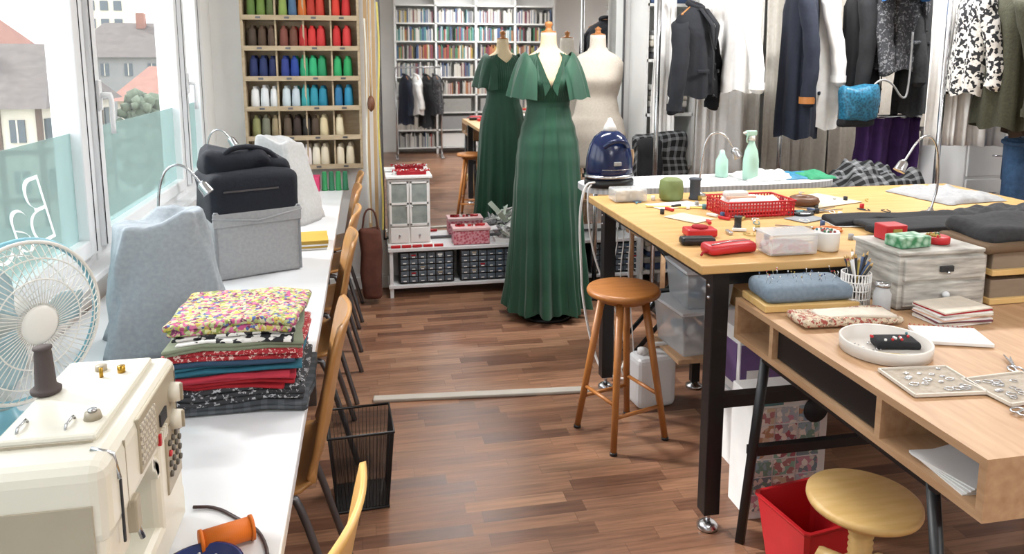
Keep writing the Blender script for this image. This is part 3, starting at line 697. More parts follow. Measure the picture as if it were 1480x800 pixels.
# ------------------------------------------------------------------ cutting table
o=O('cutting_table'); tz=.92
o.box((1.95,2.67,.905),(1.90,1.20,.03),BIRCH,bev=.004)
for x,y in ((1.08,2.12),(1.08,3.21),(2.82,2.12),(2.82,3.21)):
    o.box((x,y,.475),(.055,.055,.83),BLK,bev=.003); o.cyl((x,y,.02),(x,y,.07),.008,.008,STEEL); o.lathe((x,y,0),[(.035,0),(.036,.012),(.025,.022),(.012,.03)],STEEL,20)
    for zz in (.84,.80): o.sph((x-.028,y,zz),.007,STEEL,8)
for y in (2.12,3.21): o.box((1.95,y,.868),(1.7,.04,.045),BLK)
for x in (1.08,2.82): o.box((x,2.665,.868),(.04,1.05,.045),BLK)
o.box((1.95,2.12,.45),(1.70,.04,.04),BLK); o.box((2.82,2.665,.45),(.04,1.05,.04),BLK); o.box((1.95,3.21,.45),(1.7,.035,.035),BLK)
o.done()
o=O('under_table_rack'); o.box((1.85,3.0,.262),(1.14,.32,.02),OAK,bev=.003)
for x in (1.50,2.38):
    for y in (2.86,3.14): o.box((x,y,.14),(.04,.03,.22),BLK); o.lathe((x,y,0),[(.04,0),(.04,.012),(.02,.02),(.01,.035)],STEEL,18)
    o.box((x,3.0,.24),(.035,.28,.025),BLK)
o.box((1.94,3.0,.24),(.9,.03,.025),BLK)
o.done()
def bin_(c,w,d,h,rz=0):
    o=O('clear_storage_bin')
    R=[]
    for z,k in ((0,.86),(.01,.88),(h*.95,1),(h,1.04)): R.append([Vector((sx*w/2*k,sy_*d/2*k,z)) for sx,sy_ in ((-.96,-1),(.96,-1),(1,-.96),(1,.96),(.96,1),(-.96,1),(-1,.96),(-1,-.96))])
    o.loft(R,CLEAR,True,True,False); o.box((0,0,h+.006),(w*1.06,d*1.06,.014),mat('bin_lid','#dfe3e8',.3,scale=5),bev=.004)
    for i in range(12): o.box((random.uniform(-.3,.3)*w,random.uniform(-.3,.3)*d,.03+random.random()*h*.65),(.07,.06,.035),random.choice([PAPER,TEAL,GREYF,BM[5],BM[1],PAPER]),rot=(random.random(),random.random(),random.random()),bev=.006)
    for s in (-1,1): o.box((0,s*d*.53,h-.01),(.07,.012,.03),mat('bin_clip','#c8ccd4',.3,scale=5),bev=.003)
    o.done(c,rz)
bin_((1.42,3.0,.273),.26,.28,.19,.08); bin_((1.44,3.0,.479),.22,.26,.16,-.05)
o=O('cardboard_carton'); o.box((1.70,3.0,.41),(.22,.26,.27),mat('cardboard','#c09a6a',.8,scale=20),bev=.003); o.box((1.70,3.0,.547),(.06,.262,.003),CREAM2); o.done()
o=O('water_canister'); CAN=thin('canister_plastic','#eef0f2',.2,.35)
o.box((0,0,.12),(.19,.13,.24),CAN,bev=.03,seg=3); o.cyl((-.05,0,.24),(-.05,0,.265),.022,.022,PAPER); o.tube([(.07,0,.235),(.07,0,.275),(-.0,0,.28),(-.015,0,.24)],.010,PAPER,sm=1); o.done((1.235,3.02,0),.1)
o=O('white_carton'); o.box((1.47,2.58,.145),(.27,.28,.29),PAPER,bev=.004); o.box((1.47,2.438,.12),(.1,.004,.12),BM[12]); o.done()
o=O('purple_printed_box'); o.box((1.47,2.56,.42),(.25,.24,.25),PAPER,bev=.003); o.box((1.47,2.439,.40),(.24,.004,.18),BM[5]); o.box((1.42,2.436,.36),(.09,.004,.06),PAPER); o.box((1.344,2.56,.41),(.004,.2,.16),BM[5]); o.box((1.341,2.58,.40),(.004,.08,.08),PAPER); o.done()
o=O('craft_machine_box'); o.box((1.37,2.20,.22),(.28,.14,.44),PAPER,bev=.003)
pc=['#c890a0','#8ab0a0','#b89070','#7a8a94','#a05a64','#d0bca0','#7a9c8c','#b0b8c0','#b07878','#98b0bc']
PM=[multi('photo_print_%d'%i,[c,'#efe8e0',pc[(i+3)%10],'#d8d0c8',c],60,.5) for i,c in enumerate(pc)]
for i in range(6):
    for j in range(3): o.box((1.27+j*.085,2.128,.03+i*.062+.03),(.078,.004,.055),PM[(i*3+j*2)%10])
o.lathe((1.46,2.127,.38),[(.045,0),(.045,.004)],DARK,24,rot=(PI/2,0,0)); o.box((1.30,2.128,.42),(.08,.004,.025),BM[10]); o.done()
o=O('red_bin'); R=[]
for z,k in ((0,.78),(.01,.8),(.19,1),(.20,1.06),(.205,1.06),(.205,.97),(.02,.77)): R.append([Vector((sx*.115*k,sy_*.115*k,z)) for sx,sy_ in ((-.9,-1),(.9,-1),(1,-.9),(1,.9),(.9,1),(-.9,1),(-1,.9),(-1,-.9))])
o.loft(R,RED,True,True,False); o.done((1.30,1.885,0),.15)
# ------------------------------------------------------------------ right desk
o=O('writing_desk'); dx0,dx1,dy0,dy1,dz=1.12,2.30,1.10,2.075,.81; T=.018; H_=.13
o.box(((dx0+dx1)/2,(dy0+dy1)/2,dz-T/2),(dx1-dx0,dy1-dy0,T),OAK)
o.box(((dx0+dx1)/2,(dy0+dy1)/2,dz-H_+T/2),(dx1-dx0,dy1-dy0,T),OAK)
o.box(((dx0+dx1)/2,dy0+T/2,dz-H_/2),(dx1-dx0,T,H_-2*T+.001),OAK); o.box(((dx0+dx1)/2,dy1-T/2,dz-H_/2),(dx1-dx0,T,H_-2*T+.001),OAK)
for y in (1.86,1.40): o.box((dx0+.2,y,dz-H_/2),(.4,T,H_-2*T+.001),OAK)
o.box((dx0+.4,(dy0+dy1)/2,dz-H_/2),(T,dy1-dy0-.04,H_-2*T+.001),OAK)
o.box((dx0+.022,1.63,dz-H_/2),(.012,.435,H_-2*T-.008),BLK)
for y0_,y1_ in ((1.93,2.03),(1.26,1.13)):
    for x in (dx0+.03,dx1-.05):
        o.tube([(x,y0_,dz-H_),(x,y1_,0)],.018,BLK,4)
o.box((dx0+.03,1.58,dz-H_-.012),(.03,.7,.02),BLK); o.box((1.71,2.005,.33),(1.12,.025,.03),BLK); o.box((1.71,1.95,dz-H_-.012),(1.12,.03,.02),BLK)
o.done()
z=.811
o=O('loose_paper_sheets')
for i in range(4): o.box((dx0+.09,1.24,.699+.004*i),(.14,.17-.01*i,.003),PAPER,rot=(0,0,.1*i-.1))
o.done()
o=O('pincushion'); o.box((0,0,.012),(.30,.155,.022),PINE,bev=.003); o.box((0,0,.05),(.285,.145,.055),mat('blue_grey_cushion','#7d8c9a',.9,col2='#697987',scale=80),bev=.022,seg=4,sub=2,nz=.004)
for i in range(34):
    p=Vector((random.uniform(-.13,.13),random.uniform(-.055,.055),.074)); q=p+Vector((random.uniform(-.01,.01),random.uniform(-.01,.01),.022)); o.cyl(p,q,.0006,.0006,STEEL,4); o.sph(q,.0024,random.choice([PAPER,RED,BM[3],BM[1],PAPER]),6)
o.done((1.285,1.985,z),-.06)
o=O('wire_pen_cup'); c=(1.44,1.94)
for zz in (.0,.025,.05,.075,.1): o.tube([(c[0]+.042*math.cos(t_*PI/12),c[1]+.042*math.sin(t_*PI/12),z+.002+zz) for t_ in range(24)],.0018,PAPER,5,closed=True)
for k in range(28):
    a=k*PI/14
    for e in (.25,-.25): o.cyl((c[0]+.042*math.cos(a),c[1]+.042*math.sin(a),z),(c[0]+.042*math.cos(a+e),c[1]+.042*math.sin(a+e),z+.102),.0014,.0014,PAPER,5)
o.lathe((c[0],c[1],z),[(.042,0),(.042,.003)],PAPER,20)
o.done()
o=O('pencils')
for k in range(20):
    a=random.random()*6.3; r=.012+random.random()*.016; p=Vector((c[0]-r*math.cos(a),c[1]-r*math.sin(a),z+.006)); q=Vector((c[0]+r*1.6*math.cos(a),c[1]+r*1.6*math.sin(a),z+.12+random.random()*.04)); mm=random.choice([BM[0],BM[1],BM[3],BM[7],BM[10],PAPER,PAPER,DARK]); o.cyl(p,q,.0042,.0042,mm,6); o.cyl(q,q+(q-p)*.08,.0042,.0005,PINE,6)
o.done()
o=O('glass_jar'); o.lathe((1.475,1.865,z),[(.022,0),(.025,.004),(.025,.06),(.019,.07),(.019,.078)],CLEAR,24); o.lathe((1.475,1.865,z+.078),[(.021,0),(.021,.012),(.001,.013)],STEEL,24); o.cyl((1.475,1.865,z+.003),(1.475,1.865,z+.03),.02,.02,GREYF,16); o.done()
o=O('white_drawer_chest'); x0_,x1_=1.525,1.825; y0_,y1_=1.865,2.07
o.box(((x0_+x1_)/2,(y0_+y1_)/2,z+.085),(x1_-x0_,y1_-y0_,.165),SHAB,bev=.003); o.box(((x0_+x1_)/2,(y0_+y1_)/2,z+.172),(x1_-x0_+.014,y1_-y0_+.012,.012),SHAB,bev=.003)
for k in range(2):
    zz=z+.046+k*.078; o.box(((x0_+x1_)/2,y0_-.004,zz),(x1_-x0_-.03,.012,.066),SHAB,bev=.003)
    if k==1: o.box(((x0_+x1_)/2,y0_-.014,zz),(.045,.008,.018),DARK,bev=.002); o.sph(((x0_+x1_)/2,y0_-.022,zz-.01),.006,STEEL,8)
    else: o.sph(((x0_+x1_)/2,y0_-.018,zz),.011,mat('clear_knob','#e6eaec',.1,scale=4),12)
o.done()
zc=z+.179
o=O('green_patterned_tin'); o.box((1.60,1.93,zc+.017),(.11,.07,.034),mat('green_tin','#2f7a4c',.5,kind='voronoi',scale=50,col2='#a8c8b0'),bev=.004,rot=(0,0,.1)); o.done()
o=O('red_tin'); o.box((1.61,2.02,zc+.024),(.075,.06,.048),RED,bev=.004); o.box((1.61,1.988,zc+.026),(.03,.004,.02),BM[3]); o.done()
o=O('pin_tin'); o.lathe((1.715,1.945,zc),[(.034,0),(.036,.004),(.036,.02),(.033,.022),(.001,.018)],RED,24)
for i in range(16): o.sph((1.715+random.uniform(-.022,.022),1.945+random.uniform(-.022,.022),zc+.024),.005,random.choice([BM[2],RED,BM[3]]),6)
o.done()
o=O('brocade_pouch'); o.box((1.315,1.815,z+.014),(.30,.11,.024),BROC,rot=(0,0,-.06),bev=.011,seg=3,sub=3,nz=.008,ns=16); o.box((1.34,1.805,z+.026),(.22,.07,.01),CREAML,rot=(0,0,-.1),bev=.004,sub=2,nz=.006); o.done()
o=O('round_tray'); c=(1.285,1.600); o.lathe((c[0],c[1],z),[(.102,0),(.108,.002),(.110,.032),(.107,.034),(.103,.032),(.101,.006),(.001,.006)],mat('tray_white','#dcd6ce',.4,scale=5),48)
o.box((c[0]+.035,c[1]+.01,z+.02),(.11,.06,.022),BLKF,bev=.01,seg=2,sub=2,nz=.01,rot=(0,0,-.2)); o.tube([(c[0]-.08,c[1]+.02,z+.01),(c[0]-.04,c[1]-.04,z+.012),(c[0]+.03,c[1]-.07,z+.012)],.003,BM[3],sm=1)
for i in range(12): o.sph((c[0]+random.uniform(-.03,.08),c[1]+random.uniform(-.03,.03),z+.034),.004,random.choice([PAPER,RED,BM[10]]),6)
for i in range(14):
    p=Vector((c[0]-.04+random.uniform(-.03,.03),c[1]+random.uniform(-.05,.05),z+.009)); o.cyl(p,p+Vector((random.uniform(-.02,.02),random.uniform(-.02,.02),0)),.0015,.0015,STEEL,5)
o.done()
o=O('fabric_swatch_stack')
for i in range(10): o.box((1.63,1.77,z+.003+i*.0045),(.17,.11,.004),[PAPER,CREAML,BM[9],PAPER,PEACH,PAPER,CREAML,PAPER,REDD,CREAML][i],rot=(0,0,random.uniform(-.12,.12)))
o.done()
o=O('spiral_notebook'); o.box((1.515,1.645,z+.006),(.17,.12,.010),PAPER,rot=(0,0,-.35),bev=.002)
for i in range(14):
    t_=-.5+i/13; p=Vector((1.515,1.645,z+.008))+Matrix.Rotation(-.35,3,'Z')@Vector((t_*.16,.06,0)); o.tube([p+Matrix.Rotation(-.35,3,'Z')@Vector((0,.005*math.cos(k*PI/4),.006*math.sin(k*PI/4))) for k in range(8)],.0008,RED,4,closed=True)
o.done()
TLIN=mat('tray_linen','#b8aea0',.8,scale=90,col2='#9c9080'); TEDG=mat('tray_edge','#d8d0c4',.5,scale=9)
o=O('jewellery_trays')
for x,y,w,d,r in ((1.26,1.41,.17,.14,-.1),(1.42,1.34,.17,.13,.05)):
    o.box((x,y,z+.003),(w,d,.005),TLIN,rot=(0,0,r),bev=.002)
    for s in (-1,1):
        p=Matrix.Rotation(r,3,'Z')@Vector((0,s*d*.5,0)); o.box((x+p.x,y+p.y,z+.006),(w,.004,.007),TEDG,rot=(0,0,r)); p=Matrix.Rotation(r,3,'Z')@Vector((s*w*.5,0,0)); o.box((x+p.x,y+p.y,z+.006),(.004,d,.007),TEDG,rot=(0,0,r))
    for i in range(18):
        q=Vector((x+random.uniform(-.38,.38)*w,y+random.uniform(-.38,.38)*d,z+.008)); rr=.004+random.random()*.008
        o.tube([q+Vector((rr*math.cos(k*PI/5),rr*.7*math.sin(k*PI/5),0)) for k in range(10)],.0012,STEEL,5,closed=True)
o.done()
def scissors(name,loc,rz,L=.2,hm=BLK):
    o=O(name)
    for s in (-1,1):
        R_=Matrix.Rotation(s*.12,4,'Z'); o.poly([(0,-.04*L),(L*.6,-.001),(L*.6,.001),(0,.04*L)],.003,STEEL,M=Matrix.Translation((0,0,.003+.003*(s>0)))@R_)
        c=R_@Vector((-L*.28,s*.11*L,.006)); o.tube([c+Vector((.16*L*math.cos(k*PI/8),.085*L*math.sin(k*PI/8),0)) for k in range(16)],.025*L,hm,6,closed=True)
        o.tube([R_@Vector((0,0,.005)),R_@Vector((-L*.12,s*.06*L,.006))],.025*L,hm,6)
    o.cyl((0,0,.001),(0,0,.011),.02*L,.02*L,STEEL,10); return o.done(loc,rz)
scissors('embroidery_scissors',(1.36,1.25,z),.3,.10,STEEL); scissors('embroidery_scissors',(1.52,1.45,z),1.0,.10,STEEL)
o=O('wooden_tray_box')
for k in range(2):
    o.box((1.97,1.97,z+.045+.09*k),(.25,.21,.06),mat('greyish_drawer','#8a7a68',.7,scale=12,stretch=(1,6,6)),bev=.003); o.box((1.97,1.965,z+.01+.09*k),(.27,.225,.018),PINE,bev=.002)
o.done()
o=O('folded_wool_cloth'); o.box((2.0,1.97,z+.205),(.30,.20,.06),CHARF,bev=.025,seg=3,sub=3,nz=.02,ns=8); o.box((1.95,1.95,z+.173),(.28,.20,.03),mat('brown_cloth','#6a5540',.9,scale=50),bev=.012,sub=2,nz=.006); o.done()
# ------------------------------------------------------------------ items on cutting table
z=.921
o=O('red_plastic_basket'); c=(1.545,2.78); w,d,h=.30,.19,.062
o.box((c[0],c[1],z+.003),(w*.92,d*.9,.005),RED)
for zz,k in ((.004,.92),(.02,.945),(.034,.965),(.048,.985),(h,1)): 
    a,b_=w/2*k,d/2*k; o.tube([(c[0]-a,c[1]-b_,z+zz),(c[0]+a,c[1]-b_,z+zz),(c[0]+a,c[1]+b_,z+zz),(c[0]-a,c[1]+b_,z+zz)],.004 if zz in(.004,h) else .003,RED,6,closed=True)
for i in range(22):
    t_=-1+2*i/21
    for s in (-1,1): o.box((c[0]+t_*w/2*.96,c[1]+s*d/2*.965,z+h/2),(.005,.003,h),RED)
for i in range(13):
    t_=-1+2*i/12
    for s in (-1,1): o.box((c[0]+s*w/2*.965,c[1]+t_*d/2*.96,z+h/2),(.003,.005,h),RED)
o.done()
o=O('lace_bundle'); o.box((1.55,2.78,z+.04),(.22,.13,.05),PAPER,bev=.02,seg=3,sub=2,nz=.02,ns=20); o.box((1.49,2.80,z+.075),(.10,.05,.03),FW,bev=.012,seg=3); o.box((1.50,2.77,z+.066),(.13,.012,.012),PEACH); o.done()
o=O('olive_yarn_cone'); o.lathe((1.335,3.10,z),[(.04,0),(.052,.01),(.055,.05),(.05,.09),(.035,.10),(.001,.10)],OLIVE,24); o.done()
o=O('dark_thread_spool'); o.lathe((1.45,3.10,z),[(.028,0),(.028,.006),(.024,.01),(.024,.085),(.028,.09),(.028,.096),(.001,.096)],mat('slate_thread','#3f4650',.7,scale=200,kind='wave'),20); o.done()
o=O('trim_jar'); o.box((1.14,3.13,z+.03),(.15,.1,.056),CLEAR,bev=.006); o.box((1.14,3.13,z+.028),(.13,.085,.045),multi('buttons_mix',['#e8e4dc','#b8b0a4','#d8c8a8','#8a8478'],90),bev=.01); o.done()
o=O('red_zip_pouch'); o.box((1.155,2.20,z+.018),(.18,.075,.034),RED,rot=(0,0,.15),bev=.014,seg=3,sub=2,nz=.006,ns=14); o.tube([(1.08,2.17,z+.036),(1.15,2.195,z+.038),(1.235,2.21,z+.036)],.002,STEEL); o.tube([(1.085,2.18,z+.012),(1.05,2.17,z+.015),(1.04,2.16,z+.006)],.004,REDD,6,sm=1); o.done()
o=O('black_glasses_case'); o.box((1.10,2.32,z+.014),(.12,.05,.027),BLK,rot=(0,0,-.15),bev=.011,seg=3); o.done()
o=O('red_pin_box'); o.box((1.165,2.44,z+.015),(.11,.07,.028),RED,rot=(0,0,-.1),bev=.006); o.lathe((1.165,2.44,z+.03),[(.03,0),(.028,.006),(.001,.008)],REDD,20); o.done()
o=O('black_thread_spool'); o.lathe((1.345,2.50,z),[(.016,0),(.016,.004),(.013,.006),(.013,.044),(.016,.046),(.016,.05),(.001,.05)],DARK,16); o.done()
o=O('clear_bead_box'); o.box((1.34,2.165,z+.036),(.17,.10,.068),CLEAR,bev=.008); o.box((1.34,2.165,z+.02),(.15,.085,.03),multi('bead_mix',['#e8e8e4','#d8a0a8','#c8d0d4','#e8e0c8','#c86a6a'],120),bev=.008); o.box((1.34,2.165,z+.072),(.178,.108,.006),CLEAR,bev=.002); o.done()
o=O('pin_jar'); o.lathe((1.49,2.17,z),[(.036,0),(.04,.006),(.042,.06),(.038,.066),(.034,.062),(.001,.06)],FW,24)
for i in range(26): o.sph((1.49+random.uniform(-.026,.026),2.17+random.uniform(-.026,.026),z+.066),.005,random.choice([BM[2],BM[10],PAPER,BM[0]]),6)
o.done()
scissors('fabric_shears',(1.80,2.72,z),.3,.26,BLK); scissors('fabric_shears',(1.62,2.45,z),2.6,.22,mat('orange_handle','#c8702a',.4,scale=5))
o=O('brown_tape_roll'); o.tube([(1.85+.045*math.cos(k*PI/12),2.87+.045*math.sin(k*PI/12),z+.022) for k in range(24)],.020,mat('brown_tape','#6a4630',.4,scale=9),8,closed=True); o.done()
o=O('yellow_ruler'); o.box((1.33,2.92,z+.002),(.34,.03,.003),RULY,rot=(0,0,-.35)); o.done()
TISS=mat('pattern_tissue','#cfc6b0',.7,scale=9)
o=O('pattern_papers')
for x,y,w,d,r,m in ((1.30,2.98,.22,.12,.2,PAPER),(1.85,2.52,.22,.16,-.2,PAPER),(1.95,2.95,.34,.24,.3,TISS),(1.25,2.72,.12,.16,.5,TISS),(1.62,3.02,.22,.1,0,PAPER),(1.7,2.62,.14,.10,.4,mat('grey_card','#8b8f94',.6,scale=8)),(1.5,2.33,.16,.08,.2,TISS)): o.box((x,y,z+.0015+.0012*random.random()),(w,d,.0015),m,rot=(0,0,r))
o.done()
o=O('sewing_notions')
for i in range(80):
    x,y=random.uniform(1.15,2.2),random.uniform(2.25,3.15); mm=random.choice([RED,PAPER,DARK,BM[3],BM[10],STEEL,GREYF,BM[1],CREAM,PAPER,DARK]); r=random.random()*3
    if i%3==0: o.cyl((x,y,z),(x,y,z+.02),.009,.009,mm,12)
    elif i%3==1: o.box((x,y,z+.006),(.05,.014,.01),mm,rot=(0,0,r),bev=.002)
    else: o.tube([(x+.02*math.cos(k),y+.03*math.sin(k*1.3+r),z+.003) for k in range(6)],.002,mm,5,sm=1)
o.done()
def heap(name,c,w,d,h,m,rz=0,seed=0,freq=6):
    o=O(name)
    def fn(u,v):
        x=(u-.5)*2; y=(v-.5)*2; e=max(0,1-abs(x)**4)*max(0,1-abs(y)**4)
        q=Vector((x*w*freq,y*d*freq,seed)); n_=.55+.45*noise.noise(q)+.25*noise.noise(q*2.3)
        return (x*w/2*(1+.05*noise.noise(Vector((y*3,seed,0)))),y*d/2*(1+.06*noise.noise(Vector((x*3,seed,4)))),.002+h*e**.5*n_)
    o.grid(fn,60,50,m); return o.done(c,rz)
o=O('folded_black_trousers')
for i,(cx_,cy_,w_,d_,r_) in enumerate(((2.05,2.50,.62,.13,-.12),(2.10,2.39,.60,.13,-.05),(2.02,2.30,.50,.12,.02))):
    o.box((cx_,cy_,z+.014+.006*i),(w_,d_,.024),(BLKF,CHARF,BLKF)[i],rot=(0,0,r_),bev=.010,seg=3,sub=3,nz=.014,ns=9)
o.done()
heap('charcoal_cloth_pile',(2.50,2.38,z),.56,.46,.07,CHARF,.1,3)
heap('grey_cloth_pile',(2.62,2.95,z),.34,.36,.05,GREYF,.1,8)
# ------------------------------------------------------------------ ironing board + iron
o=O('ironing_board'); iz=.93
pts=[]
for k in range(40):
    a=2*PI*k/40; pts.append((.68*math.copysign(abs(math.cos(a))**.55,math.cos(a)),.19*math.copysign(abs(math.sin(a))**.6,math.sin(a))))
o.poly(pts,.03,mat('board_cover','#d0d1d2',.8,kind='wave',scale=14,col2='#b8babc',stretch=(1,0,0)),M=Matrix.Translation((1.72,3.54,iz-.03)))
o.tube([(1.2,3.46,iz-.03),(2.0,3.46,.02),(2.0,3.68,.02),(1.2,3.68,iz-.03)],.012,BLK,8); o.tube([(2.1,3.48,iz-.03),(1.3,3.48,.02),(1.3,3.66,.02),(2.1,3.66,iz-.03)],.012,BLK,8); o.done()
o=O('steam_iron_station')
o.lathe((0,0,0),[(.12,0),(.125,.01),(.125,.03),(.11,.045)],BLK,36,sc=(1,.8,1))
o.lathe((0,0,.04),[(.115,0),(.12,.04),(.116,.10),(.102,.16),(.078,.205),(.045,.23),(.001,.24)],NAVY,40,sc=(1,.8,1))
o.lathe((0,0,.045),[(.124,0),(.127,.006),(.123,.016)],STEEL,40,sc=(1,.8,1))
o.lathe((0,0,.27),[(.03,0),(.034,.012),(.026,.03),(.016,.045),(.010,.062),(.001,.066)],FW,20); o.tube([(-.06,-.07,.2),(-.03,-.10,.23),(.03,-.10,.23),(.06,-.07,.2)],.012,NAVY,10,sm=2)
o.box((0,-.098,.12),(.04,.01,.02),GREYF,bev=.004)
o.tube([(.121*math.cos(a),.097*math.sin(a),.09) for a in [-2.2+.2*q for q in range(8)]],.0015,STEEL,5)
o.done((1.165,3.47,iz+.001),.1)
o=O('iron_cable')
o.tube([(1.07,3.40,.96),(1.01,3.37,.96),(.985,3.37,.80),(1.00,3.37,.55),(1.01,3.38,.40),(1.06,3.38,.15),(1.10,3.30,.012),(1.22,3.25,.012)],.006,PAPER,8,sm=3)
o.tube([(1.08,3.42,.955),(1.03,3.41,.93),(1.06,3.40,.6),(1.20,3.40,.30),(1.24,3.36,.10),(1.18,3.30,.012),(1.1,3.26,.03)],.005,PAPER,8,sm=3)
for i in range(3): o.tube([(1.14+.03*i,3.30,.85),(1.17+.03*i,3.32,.7),(1.13+.04*i,3.30,.55),(1.15+.05*i,3.31,.2),(1.2+.03*i,3.30,.012)],.003,PAPER,6,sm=3)
o.done()
o=O('spray_bottle'); o.lathe((0,0,0),[(.035,0),(.04,.006),(.04,.10),(.032,.15),(.016,.19),(.014,.205)],MINT,24); o.cyl((0,0,.205),(0,0,.23),.017,.015,FW); o.box((-.005,0,.243),(.06,.022,.026),MINT,bev=.005); o.cyl((-.035,0,.245),(-.05,0,.245),.007,.006,FW); o.tube([(-.022,0,.235),(-.03,0,.215),(-.026,0,.195)],.005,MINT,6); o.done((1.94,3.50,iz+.001),.1)
o=O('starch_bottle'); o.lathe((0,0,0),[(.03,0),(.034,.006),(.032,.09),(.015,.12),(.013,.14),(.001,.145)],MINT,20); o.done((1.84,3.62,iz+.001))
heap('white_cloth_pile',(2.05,3.56,iz),.30,.22,.05,PAPER,.1,11); heap('teal_cloth',(2.22,3.56,iz),.22,.2,.03,TEAL,.1,12)
heap('green_cloth',(2.32,3.54,iz),.16,.2,.04,mat('emerald_cloth','#2f8a62',.8,scale=40),.1,13)
o=O('side_table'); o.box((2.75,3.60,.80),(.50,.42,.03),WT)
for x in (2.54,2.96):
    for y in (3.42,3.78): o.box((x,y,.3925),(.035,.035,.785),GREYM)
o.done()
heap('plaid_blanket',(2.70,3.58,.816),.48,.38,.24,PLAID,.2,21,4)
o=O('clothes_chair')
o.box((0,0,.45),(.42,.42,.03),OAK,bev=.008)
for x in(-.18,.18):
    for y in (-.18,.18): o.cyl((x,y,0),(x,y,.44 if y<0 else .98),.015,.015,OAK,10)
o.box((0,.18,.93),(.40,.02,.10),OAK,bev=.006)
o.box((0,.17,.82),(.40,.10,.50),PLAID,bev=.04,seg=3,sub=3,nz=.03,ns=8); o.box((-.12,.10,.93),(.16,.10,.26),BLKF,bev=.04,seg=3,sub=2,nz=.03)
o.done((1.88,4.34,0),.2)
# ------------------------------------------------------------------ back right: shelves, curtains, clothes
o=O('white_linen_shelf')
for x in (1.82,2.16): o.box((x,4.84,1.15),(.02,.30,2.3),W)
for k in range(7): o.box((1.99,4.84,.1+k*.36),(.34,.30,.02),W)
for k in range(6):
    zz=.111+k*.36
    for i in range(5): 
        hh=random.uniform(.03,.05); o.box((1.99+random.uniform(-.02,.02),4.82,zz+hh/2),(.26,.24,hh),random.choice([PAPER,GREYF,BM[8],BM[11],BM[1],BM[12],CURT]),bev=.012,rot=(0,0,random.uniform(-.05,.05))); zz+=hh
o.done()
def curtain(name,x0,x1,y,z0,z1,m,folds=9,amp=.035,rz=0,seed=0):
    o=O(name); w=x1-x0
    def fn(u,v):
        g=.6+.4*v; ph=u*folds*2*PI+1.6*math.sin(u*7+seed)+.5*math.sin(v*2+seed)
        return ((u-.5)*w,amp*g*math.sin(ph)*(.7+.3*math.sin(u*23+seed))+.012*math.sin(ph*2.3+v*2)+.02*noise.noise(Vector((u*5,v*3,seed))),z1-z0-(z1-z0)*v)
    o.grid(fn,folds*16,16,m,thick=.003); o.cyl((-w/2,0,z1-z0+.01),(w/2,0,z1-z0+.01),.01,.01,STEEL); return o.done(((x0+x1)/2,y,z0),rz)
SHEER=mat('sheer_white','#f4f3f1',.9,scale=30,col2='#eae8e5')
curtain('linen_curtain',2.20,2.78,4.90,.03,2.45,CURT,5,.05,0,1)
curtain('linen_curtain',2.80,3.30,4.90,.03,2.45,mat('curtain_grey','#dedad2',.9,col2='#cfcac0',scale=40),5,.04,0,3)
curtain('linen_curtain',3.33,4.50,4.88,.03,2.45,mat('curtain_beige','#e4dfd6',.9,col2='#d6cfc4',scale=40),10,.04,0,2)
curtain('hanging_white_cloth',2.10,2.44,4.56,.75,2.3,SHEER,3,.04,.15,5)
curtain('hanging_white_cloth',2.98,3.40,3.50,1.08,2.15,SHEER,5,.03,-.3,4)
curtain('purple_cloth',2.86,3.30,3.95,.55,1.20,PURP,4,.04,0,6)
curtain('hanging_white_cloth',1.80,1.98,4.55,.95,2.2,SHEER,2,.03,.3,7)
